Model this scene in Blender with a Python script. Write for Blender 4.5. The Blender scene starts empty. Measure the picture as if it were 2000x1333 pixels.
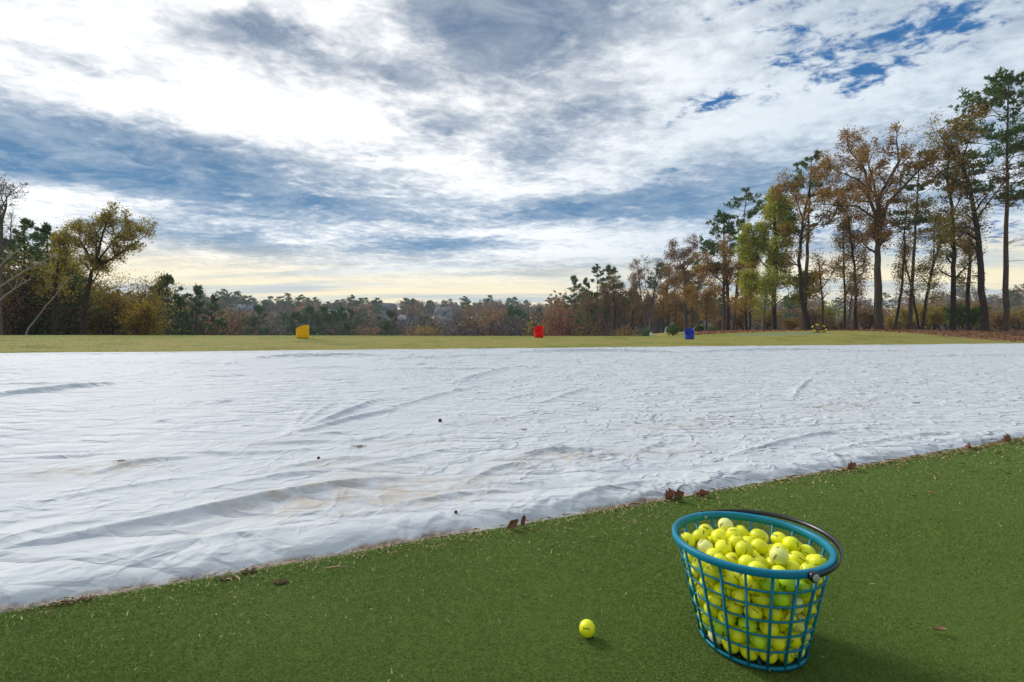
import bpy, math, random
import numpy as np
from mathutils import Vector, Matrix

# ------------------------------------------------------------------ camera, sky, sun, exposure
S = bpy.context.scene
COL = S.collection
FPX, CX, HY, EYE = 889.0, 1000.0, 660.0, 0.8075       # focal length in photo pixels, horizon row, eye height
R = math.radians
cam_d = bpy.data.cameras.new("camera")
cam_d.lens = 16.0; cam_d.sensor_width = 36.0
cam_d.shift_y = (HY - 666.5) / 2000.0
cam_d.clip_start = 0.02; cam_d.clip_end = 9000
cam = bpy.data.objects.new("camera", cam_d); COL.objects.link(cam)
cam.location = (0, 0, EYE); cam.rotation_euler = (R(90), 0, 0)
S.camera = cam
S.view_settings.view_transform = 'Standard'; S.view_settings.look = 'None'
S.view_settings.exposure = 0.44; S.view_settings.gamma = 1.0
try: S.view_settings.use_curve_mapping = False
except Exception: pass
S.cycles.max_bounces = 6; S.cycles.diffuse_bounces = 3; S.cycles.transparent_max_bounces = 8
S.cycles.use_denoising = True
S.cycles.volume_bounces = 0

SUN_AZ, SUN_EL = R(-46), R(32)                          # azimuth from +Y towards +X
sun_dir = Vector((math.sin(SUN_AZ) * math.cos(SUN_EL), math.cos(SUN_AZ) * math.cos(SUN_EL), math.sin(SUN_EL)))
sd = bpy.data.lights.new("sun", 'SUN'); sd.energy = 2.0; sd.angle = R(15); sd.color = (1.0, 0.95, 0.86)
so = bpy.data.objects.new("sun", sd); COL.objects.link(so)
so.rotation_euler = (-sun_dir).to_track_quat('-Z', 'Y').to_euler(); so.location = sun_dir * 60


class NT:
    """small helper for building node trees"""
    def __init__(s, tree): s.t = tree; s.n = tree.nodes; s.l = tree.links
    def node(s, kind, **kw):
        n = s.n.new(kind)
        for k, v in kw.items(): setattr(n, k, v)
        return n
    def put(s, sock, v):
        if isinstance(v, bpy.types.NodeSocket): s.l.new(v, sock)
        elif v is not None:
            if hasattr(sock.default_value, '__len__') and not hasattr(v, '__len__'): v = (v,) * len(sock.default_value)
            if hasattr(v, '__len__') and len(sock.default_value) == 4 and len(v) == 3: v = (*v, 1)
            sock.default_value = v
    def math(s, op, a, b=None, c=None, clamp=False):
        n = s.node('ShaderNodeMath', operation=op, use_clamp=clamp)
        for i, v in enumerate((a, b, c)):
            if v is not None: s.put(n.inputs[i], v)
        return n.outputs[0]
    def vmath(s, op, a, b=None, out=0):
        n = s.node('ShaderNodeVectorMath', operation=op)
        s.put(n.inputs[0], a)
        if b is not None: s.put(n.inputs[1], b)
        return n.outputs[out]
    def scale(s, a, f):
        n = s.node('ShaderNodeVectorMath', operation='SCALE'); s.put(n.inputs[0], a); s.put(n.inputs['Scale'], f); return n.outputs[0]
    def mix(s, f, a, b, mode='MIX'):
        n = s.node('ShaderNodeMix', data_type='RGBA', blend_type=mode, clamp_factor=True)
        s.put(n.inputs[0], f); s.put(n.inputs[6], a); s.put(n.inputs[7], b); return n.outputs[2]
    def step(s, x, lo, hi, a=0.0, b=1.0):
        n = s.node('ShaderNodeMapRange', interpolation_type='SMOOTHSTEP')
        s.put(n.inputs[0], x)
        for i, v in enumerate((lo, hi, a, b)): s.put(n.inputs[i + 1], v)
        return n.outputs[0]
    def mapping(s, v, loc=(0, 0, 0), rot=(0, 0, 0), sc=(1, 1, 1), kind='POINT'):
        n = s.node('ShaderNodeMapping', vector_type=kind); s.put(n.inputs[0], v)
        n.inputs[1].default_value = loc; n.inputs[2].default_value = rot; n.inputs[3].default_value = sc
        return n.outputs[0]
    def noise(s, v, scale, detail=4, rough=0.55, dist=0.0, out=0, dim='3D'):
        n = s.node('ShaderNodeTexNoise', noise_dimensions=dim)
        if v is not None: s.put(n.inputs['Vector'], v)
        n.inputs['Scale'].default_value = scale; n.inputs['Detail'].default_value = detail
        n.inputs['Roughness'].default_value = rough; n.inputs['Distortion'].default_value = dist
        return n.outputs[out]
    def ramp(s, f, stops, interp='LINEAR'):
        n = s.node('ShaderNodeValToRGB'); s.put(n.inputs[0], f); n.color_ramp.interpolation = interp
        e = n.color_ramp.elements
        while len(e) < len(stops): e.new(0.5)
        for el, (p, c) in zip(e, stops): el.position = p; el.color = (*c, 1) if len(c) == 3 else c
        return n.outputs[0]


# ---- the sky: Nishita blue behind a broken deck of cloud, laid out on a plane overhead so it recedes in perspective
world = bpy.data.worlds.new("World"); S.world = world; world.use_nodes = True
world.node_tree.nodes.clear()
W = NT(world.node_tree)
sky = W.node('ShaderNodeTexSky', sky_type='NISHITA', sun_disc=False, sun_elevation=SUN_EL, sun_rotation=SUN_AZ,
             altitude=300, air_density=1.0, dust_density=0.4, ozone_density=3.0)
tc = W.node('ShaderNodeTexCoord')
D = tc.outputs['Generated']
sep = W.node('ShaderNodeSeparateXYZ'); W.put(sep.inputs[0], D)
dz = W.math('MAXIMUM', sep.outputs[2], 0.0)
inv = W.math('DIVIDE', 1.0, W.math('ADD', dz, 0.08))
comb = W.node('ShaderNodeCombineXYZ'); W.put(comb.inputs[0], W.math('MULTIPLY', sep.outputs[0], inv)); W.put(comb.inputs[1], W.math('MULTIPLY', sep.outputs[1], inv))
P0 = comb.outputs[0]
def deck(px, py):
    d = Vector(((px - CX) / FPX, 1.0, (HY - py) / FPX)).normalized(); k = 1 / (max(d.z, 0) + 0.08)
    return (d.x * k, d.y * k)
warp = W.scale(W.vmath('SUBTRACT', W.noise(P0, 1.6, 5, 0.6, out=1), (0.5, 0.5, 0.5)), 0.55)
P = W.vmath('ADD', P0, warp)
def blob(px, py, ex, ey, vec=None):
    """soft patch of the deck whose middle and two half-axes are seen at these spots"""
    c = Vector(deck(px, py)); a = Vector(deck(*ex)) - c; b = Vector(deck(*ey)) - c
    n = a.normalized(); perp = Vector((-n.y, n.x)); wb = max(abs(b.dot(perp)), 0.08)
    m = W.mapping(vec or P, loc=(c.x, c.y, 0), rot=(0, 0, math.atan2(a.y, a.x)), sc=(a.length, wb, 1), kind='TEXTURE')
    g = W.node('ShaderNodeTexGradient', gradient_type='SPHERICAL'); W.put(g.inputs[0], m)
    return g.outputs['Fac']
def total(terms):
    o = None
    for k, b in terms:
        t = W.math('MULTIPLY', b, k); o = t if o is None else W.math('ADD', o, t)
    return o
# dark undersides
elev = sep.outputs[2]
dark_blobs = total([
    (0.95, blob(1070, 40, (1400, 70), (1060, 215))), (0.7, blob(930, -10, (1200, -60), (900, 120))),
    (0.85, blob(600, 110, (770, 150), (580, 205))), (0.75, blob(765, 135, (850, 125), (765, 195))), (0.5, blob(470, 70, (620, 60), (450, 130))),
    (0.70, blob(1150, 225, (1340, 160), (1130, 300))), (0.75, blob(1050, 310, (1160, 280), (1050, 370))),
    (0.6, blob(860, 275, (980, 270), (850, 320))), (0.7, blob(1250, 380, (1520, 300), (1230, 450))),
    (1.15, blob(200, 310, (-350, 250), (180, 385))), (1.15, blob(620, 395, (980, 440), (580, 455))), (0.9, blob(-50, 300, (-400, 260), (-60, 350))),
    (0.75, blob(420, 460, (640, 490), (400, 500))), (0.65, blob(820, 485, (1080, 480), (820, 512))), (0.5, blob(500, 500, (700, 515), (500, 525))),
    (0.8, blob(1080, 410, (1240, 395), (1080, 455))), (0.8, blob(1085, 526, (1190, 524), (1085, 543))),
    (0.5, blob(140, 132, (250, 165), (130, 155))), (0.6, blob(1370, 410, (1560, 380), (1350, 470))),
    (0.45, blob(1500, 330, (1700, 270), (1480, 400))),
    (-0.6, blob(300, 190, (800, 280), (300, 20))), (-0.45, blob(780, 270, (1000, 380), (760, 180))),
    (-0.6, blob(1450, 270, (1800, 180), (1440, 200))), (-0.4, blob(450, 20, (780, 10), (460, 80))), (-0.4, blob(1180, 480, (1500, 470), (1180, 520))),
    (-0.5, blob(1250, 130, (1500, 60), (1230, 230))),
])
Pr = W.mapping(P, rot=(0, 0, R(-28)), sc=(0.9, 1.5, 1))
Pf = W.mapping(P0, rot=(0, 0, R(-30)), sc=(1.0, 1.35, 1))
n_big = W.math('SUBTRACT', W.noise(Pr, 1.3, 9, 0.62), 0.5)
n_mid = W.math('SUBTRACT', W.noise(Pf, 4.2, 8, 0.66, 0.6), 0.5)
n_fin = W.math('SUBTRACT', W.noise(Pf, 13.0, 7, 0.65, 0.4), 0.5)
n_str = W.noise(W.mapping(P0, rot=(0, 0, R(10)), sc=(0.16, 0.8, 1)), 1.7, 7, 0.62)
band = W.math('MULTIPLY', W.math('SUBTRACT', W.noise(W.mapping(P, rot=(0, 0, R(14)), sc=(0.28, 1.05, 1)), 1.9, 8, 0.6), 0.5), W.step(elev, 0.55, 0.25))
shade = total([(1.9, n_big), (2.1, n_mid), (1.3, n_fin), (2.6, band)])
shade = W.math('ADD', W.math('ADD', shade, dark_blobs), 0.50)
shade = W.math('MULTIPLY', W.step(shade, -0.15, 1.5), W.math('SUBTRACT', 0.92, W.math('MULTIPLY', n_mid, 0.9), clamp=True))
# openings to the blue
holes = total([
    (0.95, blob(1415, 208, (1540, 178), (1425, 245))), (0.95, blob(1668, 168, (1760, 135), (1675, 200))),
    (0.75, blob(1570, 140, (1660, 115), (1570, 172))), (0.8, blob(1560, 12, (1680, -10), (1565, 38))), (0.8, blob(1810, 75, (1940, 25), (1800, 135))),
    (0.65, blob(1440, 0, (1560, -40), (1440, 30))), (0.65, blob(1480, 85, (1580, 65), (1480, 110))),
    (0.8, blob(1800, 460, (2050, 390), (1780, 550))), (0.7, blob(1660, 560, (1820, 540), (1660, 595))),
    (0.95, blob(1690, 110, (2050, -20), (1620, 20))), (0.7, blob(1960, 300, (2150, 260), (1940, 380))), (0.5, blob(1330, 345, (1420, 330), (1330, 365))),
    (0.45, blob(1290, 250, (1350, 240), (1290, 262))), (0.45, blob(1650, 40, (1800, 0), (1640, 80))),
])
hole = total([(1.9, n_mid), (1.9, W.math('SUBTRACT', W.noise(Pr, 5.5, 9, 0.66, 0.5), 0.5)), (2.6, n_fin), (0.75, holes)])
hole = W.step(hole, 0.28, 1.05)
lit = W.node('ShaderNodeVectorMath', operation='DOT_PRODUCT'); W.put(lit.inputs[0], D); W.put(lit.inputs[1], tuple(sun_dir))
glow = W.step(lit.outputs['Value'], 0.30, 0.90)
back = W.step(sep.outputs[1], 0.15, -0.35)
white = W.mix(glow, (0.57, 0.635, 0.70), (0.90, 0.905, 0.90))
white = W.mix(W.step(n_mid, -0.05, 0.2), white, W.mix(0.5, white, W.mix(glow, (0.76, 0.80, 0.85), (0.98, 0.98, 0.97))))
grey_hi = (0.12, 0.18, 0.275); grey_lo = (0.058, 0.185, 0.35)
grey = W.mix(W.step(elev, 0.15, 0.5), grey_lo, grey_hi)
cloud = W.mix(shade, white, grey)
cloud = W.mix(W.math('MULTIPLY', back, 0.40), cloud, (0.13, 0.16, 0.20))      # unseen sky behind the camera darkened to deepen shade on camera-facing sides
# near the horizon the deck is seen edge on: warm streaks
low = W.step(elev, 0.20, 0.085)
warmc = W.mix(W.step(n_str, 0.42, 0.62), (0.88, 0.765, 0.50), (0.45, 0.51, 0.52))
cloud = W.mix(W.math('MULTIPLY', low, 0.9), cloud, warmc)
blue = W.mix(0.85, W.scale(sky.outputs[0], 0.085), (0.012, 0.115, 0.31))
vis = W.math('MULTIPLY', W.math('MULTIPLY', hole, W.step(holes, 0.02, 0.22)), W.step(elev, 0.04, 0.14))
final = W.mix(vis, cloud, blue)
bg = W.node('ShaderNodeBackground'); W.put(bg.inputs[0], W.scale(final, 10.0)); bg.inputs[1].default_value = 0.1
wo = W.node('ShaderNodeOutputWorld'); W.l.new(bg.outputs[0], wo.inputs[0])
world.cycles.sampling_method = 'MANUAL'; world.cycles.sample_map_resolution = 512

# ------------------------------------------------------------------ helpers
def tag(o, label=None, cat=None, group=None, kind=None):
    if label: o['label'] = label
    if cat: o['category'] = cat
    if group: o['group'] = group
    if kind: o['kind'] = kind
    return o
def empty(name, loc=(0, 0, 0), rz=0.0):
    o = bpy.data.objects.new(name, None); COL.objects.link(o); o.location = loc; o.rotation_euler = (0, 0, rz)
    o.empty_display_size = 0.2
    return o
def raw_mesh(name, verts, faces, mats, smooth=True, fmat=None):
    """verts Nx3; faces an MxK array or a list of index lists"""
    me = bpy.data.meshes.new(name); verts = np.asarray(verts, dtype=np.float32).reshape(-1, 3)
    me.vertices.add(len(verts)); me.vertices.foreach_set('co', verts.ravel())
    if isinstance(faces, np.ndarray):
        k = faces.shape[1]; tot = np.full(len(faces), k, np.int32); loops = faces.astype(np.int32).ravel()
    else:
        tot = np.array([len(f) for f in faces], np.int32); loops = np.array([i for f in faces for i in f], np.int32)
    st = np.zeros(len(tot), np.int32); st[1:] = np.cumsum(tot)[:-1]
    me.loops.add(len(loops)); me.loops.foreach_set('vertex_index', loops)
    me.polygons.add(len(tot)); me.polygons.foreach_set('loop_start', st); me.polygons.foreach_set('loop_total', tot)
    if smooth: me.polygons.foreach_set('use_smooth', np.ones(len(tot), bool))
    for m in (mats if isinstance(mats, (list, tuple)) else [mats]): me.materials.append(m)
    if fmat is not None: me.polygons.foreach_set('material_index', np.asarray(fmat, np.int32))
    me.update(calc_edges=True); me.validate()
    return me
def link(name, me, parent=None, loc=None):
    o = bpy.data.objects.new(name, me); COL.objects.link(o)
    if parent: o.parent = parent
    if loc is not None: o.location = loc
    return o
class MB:
    """collects simple shapes into one mesh"""
    def __init__(s): s.v = []; s.f = []
    def add(s, vs, fs):
        b = len(s.v); s.v += [tuple(p) for p in vs]; s.f += [[i + b for i in f] for f in fs]
    def box(s, lo, hi, rot=None, at=(0, 0, 0)):
        vs = [Vector((x, y, z)) for x in (lo[0], hi[0]) for y in (lo[1], hi[1]) for z in (lo[2], hi[2])]
        if rot is not None: vs = [rot @ p for p in vs]
        s.add([p + Vector(at) for p in vs], [(0, 1, 3, 2), (4, 6, 7, 5), (0, 4, 5, 1), (2, 3, 7, 6), (0, 2, 6, 4), (1, 5, 7, 3)])
    def tube(s, pts, rad, n=6, cap=True):
        pts = [Vector(p) for p in pts]; rad = rad if hasattr(rad, '__len__') else [rad] * len(pts)
        vs = []; fs = []; t0 = (pts[1] - pts[0]).normalized()
        a = t0.orthogonal().normalized()
        for i, p in enumerate(pts):
            t = (pts[min(i + 1, len(pts) - 1)] - pts[max(i - 1, 0)]).normalized()
            a = (a - t * a.dot(t)).normalized(); b = t.cross(a)
            for k in range(n):
                an = 2 * math.pi * k / n; vs.append(p + (a * math.cos(an) + b * math.sin(an)) * rad[i])
        for i in range(len(pts) - 1):
            for k in range(n):
                k2 = (k + 1) % n; fs.append((i * n + k, i * n + k2, (i + 1) * n + k2, (i + 1) * n + k))
        if cap: fs.append(tuple(range(n))[::-1]); fs.append(tuple((len(pts) - 1) * n + k for k in range(n)))
        s.add(vs, fs)
    def ring_sweep(s, profile, n=96, closed=True, squash=None):
        """revolve an (r, z) profile about Z; closed = the profile loops back"""
        m = len(profile); vs = []
        for i in range(n):
            c, sn = math.cos(2 * math.pi * i / n), math.sin(2 * math.pi * i / n)
            vs += [(r * c, r * sn, z) for r, z in profile]
        fs = []
        for i in range(n):
            j = (i + 1) % n
            for k in range(m if closed else m - 1):
                k2 = (k + 1) % m; fs.append((i * m + k, j * m + k, j * m + k2, i * m + k2))
        s.add(vs, fs)
    def mesh(s, name, mat, smooth=False): return raw_mesh(name, s.v, s.f, mat, smooth)
    def build(s, name, mat, parent=None, smooth=False, loc=None): return link(name, s.mesh(name, mat, smooth), parent, loc)

def vnoise(x, y, seed=0):
    xi = np.floor(x).astype(np.int64); yi = np.floor(y).astype(np.int64); fx = x - xi; fy = y - yi
    def h(a, b):
        n = (a * 374761393 + b * 668265263 + seed * 974634777) & 0xFFFFFFFF
        n = ((n ^ (n >> 13)) * 1274126177) & 0xFFFFFFFF; n = n ^ (n >> 16)
        return (n & 0xFFFF) / 65535.0
    ux = fx * fx * fx * (fx * (fx * 6 - 15) + 10); uy = fy * fy * fy * (fy * (fy * 6 - 15) + 10)
    return (h(xi, yi) * (1 - ux) + h(xi + 1, yi) * ux) * (1 - uy) + (h(xi, yi + 1) * (1 - ux) + h(xi + 1, yi + 1) * ux) * uy
def fbm(x, y, oct=4, seed=0):
    o = 0; a = 0.5; t = 0
    for i in range(oct):
        o = o + a * vnoise(x * 2 ** i, y * 2 ** i, seed + i * 17); t += a; a *= 0.5
    return o / t
def sm(x, lo, hi):
    t = np.clip((np.asarray(x, float) - lo) / (hi - lo), 0, 1); return t * t * (3 - 2 * t)

# ------------------------------------------------------------------ lie of the land
CU, SU = 0.92469, 0.38073                                # the tee line runs at 22.4 degrees
V1, V2 = 1.809, 14.0                                     # near and far edge of the white cover, measured square to the tee line
def uv_of(X, Y): return X * CU + Y * SU, -X * SU + Y * CU
def xy_of(u, v): return u * CU - v * SU, u * SU + v * CU
def ground(X, Y):
    X = np.asarray(X, float); Y = np.asarray(Y, float); u, v = uv_of(X, Y); r = np.hypot(X, Y)
    base = 0.0358 * np.clip(v - V1, 0, 26.5) - 0.02 * (v < V1 - 0.03)
    base = base - 0.0019 * np.clip(v - 25.5, 0, 6) ** 2 + 0.035 * (fbm(X * 0.25, Y * 0.25, 3, 3) - 0.5) * sm(v, 14.5, 20)
    far = np.interp(r, [0, 60, 110, 180, 250, 350, 450, 600, 900], [0.5, -5, -10.5, -11, -3, 13.5, 17, 14, 8])
    far = far + 5 * (fbm(X * 0.006 + 3, Y * 0.006, 3, 5) - 0.5) * sm(r, 120, 300)
    w = sm(v - 30, 0, 62) * (Y > -5)
    z = base * (1 - w) + far * w
    zr = np.interp(Y, [20, 28, 33, 40, 50, 70, 95, 130, 160, 200], [1.0, 1.1, 1.2, 1.45, 1.6, 1.75, 1.65, 1.25, 0.4, -6])
    zr = zr + 0.12 * (fbm(X * 0.15, Y * 0.15, 3, 9) - 0.5)
    m = sm(v, 13.9, 21.5) * sm(X - 0.06 * Y, 9.5, 22.5) * (1 - sm(X, 50, 95)) * (1 - sm(Y, 140, 210))
    return z * (1 - m) + zr * m
def gz(X, Y): return float(ground(np.array([X]), np.array([Y]))[0])
def at(px, py, lift=0.0):
    """where the sight line through a photo pixel meets the ground"""
    ax, az = (px - CX) / FPX, (HY - py) / FPX; Y = 0.9
    ys = np.geomspace(0.9, 200, 4000); zs = ground(ax * ys, ys) + lift; zs = np.where(uv_of(ax * ys, ys)[1] < V1, np.maximum(zs, 0.0), zs); hit = np.nonzero(EYE + az * ys <= zs)[0]
    Y = ys[hit[0]] if len(hit) else 200
    return Vector((ax * Y, Y, float(np.interp(Y, ys, zs))))
def world_x(px, Y): return (px - CX) / FPX * Y
def world_z(py, Y): return EYE + (HY - py) / FPX * Y

# ------------------------------------------------------------------ materials
def new_mat(name):
    m = bpy.data.materials.new(name); m.use_nodes = True; m.node_tree.nodes.clear(); n = NT(m.node_tree)
    b = n.node('ShaderNodeBsdfPrincipled'); o = n.node('ShaderNodeOutputMaterial'); n.l.new(b.outputs[0], o.inputs[0])
    return m, n, b
def bump(n, b, h, strength=0.3, dist=0.01):
    k = n.node('ShaderNodeBump'); k.inputs['Strength'].default_value = strength; k.inputs['Distance'].default_value = dist
    n.put(k.inputs['Height'], h); n.l.new(k.outputs[0], b.inputs['Normal'])
def simple(name, col, rough=0.6, var=0.12, scale=20, bmp=0.15, spec=0.4, dist=0.004):
    m, n, b = new_mat(name); g = n.node('ShaderNodeTexCoord').outputs['Object']
    f = n.noise(g, scale, 5, 0.6)
    dk = tuple(c * (1 - var) for c in col); lt = tuple(min(1, c * (1 + var)) for c in col)
    n.put(b.inputs['Base Color'], n.ramp(f, [(0.3, dk), (0.7, lt)])); b.inputs['Roughness'].default_value = rough
    b.inputs['Specular IOR Level'].default_value = spec
    if bmp: bump(n, b, n.noise(g, scale * 2.5, 4), bmp, dist)
    return m
def foliage(name, stops, rough=0.75, trans=0.48, patch=0.6):
    """colour differs from leaf to leaf and a little from tree to tree"""
    m, n, b = new_mat(name)
    geo = n.node('ShaderNodeNewGeometry'); oi = n.node('ShaderNodeObjectInfo')
    g = n.node('ShaderNodeTexCoord').outputs['Object']
    f = n.math('ADD', n.math('MULTIPLY', geo.outputs['Random Per Island'], 0.62), n.math('MULTIPLY', n.noise(g, patch, 5, 0.6), 0.38))
    f = n.math('ADD', f, n.math('MULTIPLY', n.math('SUBTRACT', oi.outputs['Random'], 0.5), 0.16))
    c = n.ramp(f, stops); n.put(b.inputs['Base Color'], c); b.inputs['Roughness'].default_value = rough
    b.inputs['Specular IOR Level'].default_value = 0.2
    if trans:
        t = n.node('ShaderNodeBsdfTranslucent'); n.put(t.inputs[0], c); mx = n.node('ShaderNodeMixShader'); mx.inputs[0].default_value = trans
        n.l.new(b.outputs[0], mx.inputs[1]); n.l.new(t.outputs[0], mx.inputs[2])
        n.l.new(mx.outputs[0], next(x for x in n.n if x.type == 'OUTPUT_MATERIAL').inputs[0])
    return m
def bark(name, a, c, sc=6):
    m, n, b = new_mat(name); g = n.node('ShaderNodeTexCoord').outputs['Object']
    f = n.noise(n.mapping(g, sc=(1, 1, 0.18)), sc * 2, 6, 0.65)
    n.put(b.inputs['Base Color'], n.ramp(f, [(0.3, a), (0.7, c)])); b.inputs['Roughness'].default_value = 0.9
    b.inputs['Specular IOR Level'].default_value = 0.15
    bump(n, b, f, 0.6, 0.05)
    return m

M = {}
M['bark_dark'] = bark('dark_bark', (0.018, 0.014, 0.011), (0.075, 0.06, 0.048))
M['bark_oak'] = bark('oak_bark', (0.03, 0.024, 0.018), (0.12, 0.098, 0.075))
M['bark_pine'] = bark('pine_bark', (0.04, 0.028, 0.022), (0.15, 0.11, 0.09))
M['bark_grey'] = bark('grey_bark', (0.07, 0.062, 0.058), (0.2, 0.18, 0.165))
M['bark_pale'] = bark('pale_dead_wood', (0.22, 0.2, 0.18), (0.5, 0.47, 0.43))
M['oak'] = foliage('russet_oak_leaves', [(0.1, (0.216, 0.101, 0.030)), (0.4, (0.408, 0.216, 0.050)), (0.7, (0.432, 0.293, 0.067)), (0.95, (0.305, 0.267, 0.064))])
M['olive'] = foliage('olive_oak_leaves', [(0.1, (0.164, 0.135, 0.031)), (0.4, (0.329, 0.268, 0.049)), (0.7, (0.493, 0.377, 0.067)), (0.95, (0.235, 0.268, 0.058))])
M['gold'] = foliage('gold_leaves', [(0.1, (0.15, 0.11, 0.02)), (0.4, (0.30, 0.215, 0.035)), (0.7, (0.42, 0.29, 0.045)), (0.95, (0.20, 0.20, 0.04))])
M['lime'] = foliage('yellow_green_leaves', [(0.1, (0.119, 0.156, 0.029)), (0.4, (0.263, 0.342, 0.048)), (0.7, (0.526, 0.512, 0.067)), (0.95, (0.342, 0.285, 0.053))])
M['rust'] = foliage('rust_red_leaves', [(0.1, (0.156, 0.052, 0.026)), (0.4, (0.338, 0.117, 0.052)), (0.7, (0.429, 0.182, 0.078)), (0.95, (0.221, 0.078, 0.039))])
M['tan'] = foliage('tan_leaves', [(0.1, (0.140, 0.090, 0.046)), (0.4, (0.281, 0.173, 0.079)), (0.7, (0.360, 0.226, 0.105)), (0.95, (0.204, 0.150, 0.065))])
M['twig'] = foliage('bare_twigs', [(0.1, (0.105, 0.076, 0.063)), (0.5, (0.195, 0.145, 0.120)), (0.9, (0.285, 0.207, 0.164))], trans=0)
M['pine'] = foliage('pine_needles', [(0.1, (0.033, 0.073, 0.025)), (0.45, (0.078, 0.163, 0.043)), (0.75, (0.144, 0.235, 0.058)), (0.95, (0.209, 0.263, 0.072))], trans=0.12)
M['evergreen'] = foliage('holly_leaves', [(0.1, (0.031, 0.074, 0.018)), (0.5, (0.095, 0.189, 0.032)), (0.9, (0.189, 0.294, 0.054))], trans=0.15)
M['blue_plastic'] = simple('blue_plastic', (0.003, 0.20, 0.315), 0.42, 0.2, 9, 0.04, 0.3, 0.001)
M['black_plastic'] = simple('black_plastic', (0.012, 0.012, 0.014), 0.33, 0.2, 60, 0.1, 0.5, 0.001)
M['knob'] = simple('grey_cap_plastic', (0.36, 0.38, 0.38), 0.45, 0.1, 60, 0.1, 0.4, 0.001)
M['barrel_yellow'] = simple('yellow_barrel_plastic', (1.0, 0.53, 0.002), 0.5, 0.06, 4, 0.05, 0.2)
M['barrel_red'] = simple('red_barrel_plastic', (0.85, 0.004, 0.004), 0.5, 0.1, 4, 0.05, 0.2)
M['barrel_blue'] = simple('blue_barrel_plastic', (0.006, 0.045, 0.42), 0.45, 0.1, 4, 0.05)
M['net_yellow'] = simple('yellow_fabric', (0.85, 0.75, 0.01), 0.7, 0.08, 20, 0.1)
M['net_black'] = simple('black_fabric', (0.012, 0.012, 0.012), 0.8, 0.2, 20, 0.1)
M['white_paint'] = simple('white_paint', (0.72, 0.73, 0.73), 0.5, 0.06, 8, 0.05)
M['siding'] = simple('grey_siding', (0.30, 0.31, 0.32), 0.7, 0.1, 1.2, 0.1)
M['tan_wall'] = simple('tan_wall', (0.40, 0.28, 0.19), 0.8, 0.12, 1.2, 0.1)
M['brick'] = simple('red_brick', (0.26, 0.12, 0.08), 0.85, 0.2, 3, 0.2)
M['roof_dark'] = simple('dark_shingles', (0.055, 0.06, 0.07), 0.85, 0.2, 2, 0.2)
M['roof_blue'] = simple('slate_blue_shingles', (0.13, 0.17, 0.22), 0.8, 0.15, 2, 0.2)
M['glass'] = simple('window_glass', (0.03, 0.035, 0.045), 0.1, 0.1, 2, 0.0, 0.6)
M['dead_leaf'] = foliage('dead_leaf', [(0.1, (0.112, 0.042, 0.020)), (0.5, (0.255, 0.112, 0.049)), (0.9, (0.420, 0.225, 0.105))], trans=0.1)
M['leaf_red'] = simple('dry_red_leaf', (0.20, 0.062, 0.038), 0.6, 0.25, 30, 0.2)
M['leaf_brown'] = simple('dry_brown_leaf', (0.22, 0.105, 0.055), 0.65, 0.25, 30, 0.2)
M['leaf_tan'] = simple('dry_tan_leaf', (0.36, 0.24, 0.13), 0.65, 0.2, 30, 0.2)
M['straw'] = foliage('dry_straw', [(0.1, (0.336, 0.224, 0.095)), (0.5, (0.630, 0.476, 0.243)), (0.9, (0.750, 0.672, 0.405))], trans=0.0)
M['cone'] = simple('brown_cone_scales', (0.19, 0.095, 0.055), 0.8, 0.4, 80, 0.5)
M['tuft'] = foliage('dead_grass_tuft', [(0.1, (0.10, 0.06, 0.02)), (0.5, (0.24, 0.16, 0.05)), (0.9, (0.33, 0.24, 0.08))], trans=0.0)
M['soil'] = simple('dark_soil', (0.11, 0.068, 0.04), 0.95, 0.3, 40, 0.6)
M['ink'] = simple('black_ink', (0.01, 0.01, 0.01), 0.5, 0.1, 20, 0.0)

def ball_mat(name, top, col):
    m, n, b = new_mat(name); g = n.node('ShaderNodeTexCoord').outputs['Object']; oi = n.node('ShaderNodeObjectInfo')
    f = n.math('ADD', n.math('MULTIPLY', n.noise(g, 60, 4), 0.4), n.math('MULTIPLY', oi.outputs['Random'], 0.6))
    n.put(b.inputs['Base Color'], n.ramp(f, [(0.15, tuple(c * 0.72 for c in col)), (0.45, col), (0.85, top)]))
    b.inputs['Roughness'].default_value = 0.34; b.inputs['Specular IOR Level'].default_value = 0.5
    b.inputs['Subsurface Weight'].default_value = 0.0
    v = n.node('ShaderNodeTexVoronoi', feature='F1'); n.put(v.inputs['Vector'], g); v.inputs['Scale'].default_value = 260
    v.inputs['Randomness'].default_value = 0.35
    bump(n, b, n.step(v.outputs['Distance'], 0.0, 0.55), 0.5, 0.0009)
    return m
M['ball'] = ball_mat('yellow_ball_cover', (0.92, 0.90, 0.02), (0.86, 0.88, 0.004))
M['ball_pale'] = ball_mat('faded_ball_cover', (0.88, 0.86, 0.42), (0.84, 0.84, 0.22))
M['ball_lime'] = ball_mat('lime_ball_cover', (0.60, 0.82, 0.02), (0.46, 0.74, 0.012))

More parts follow.
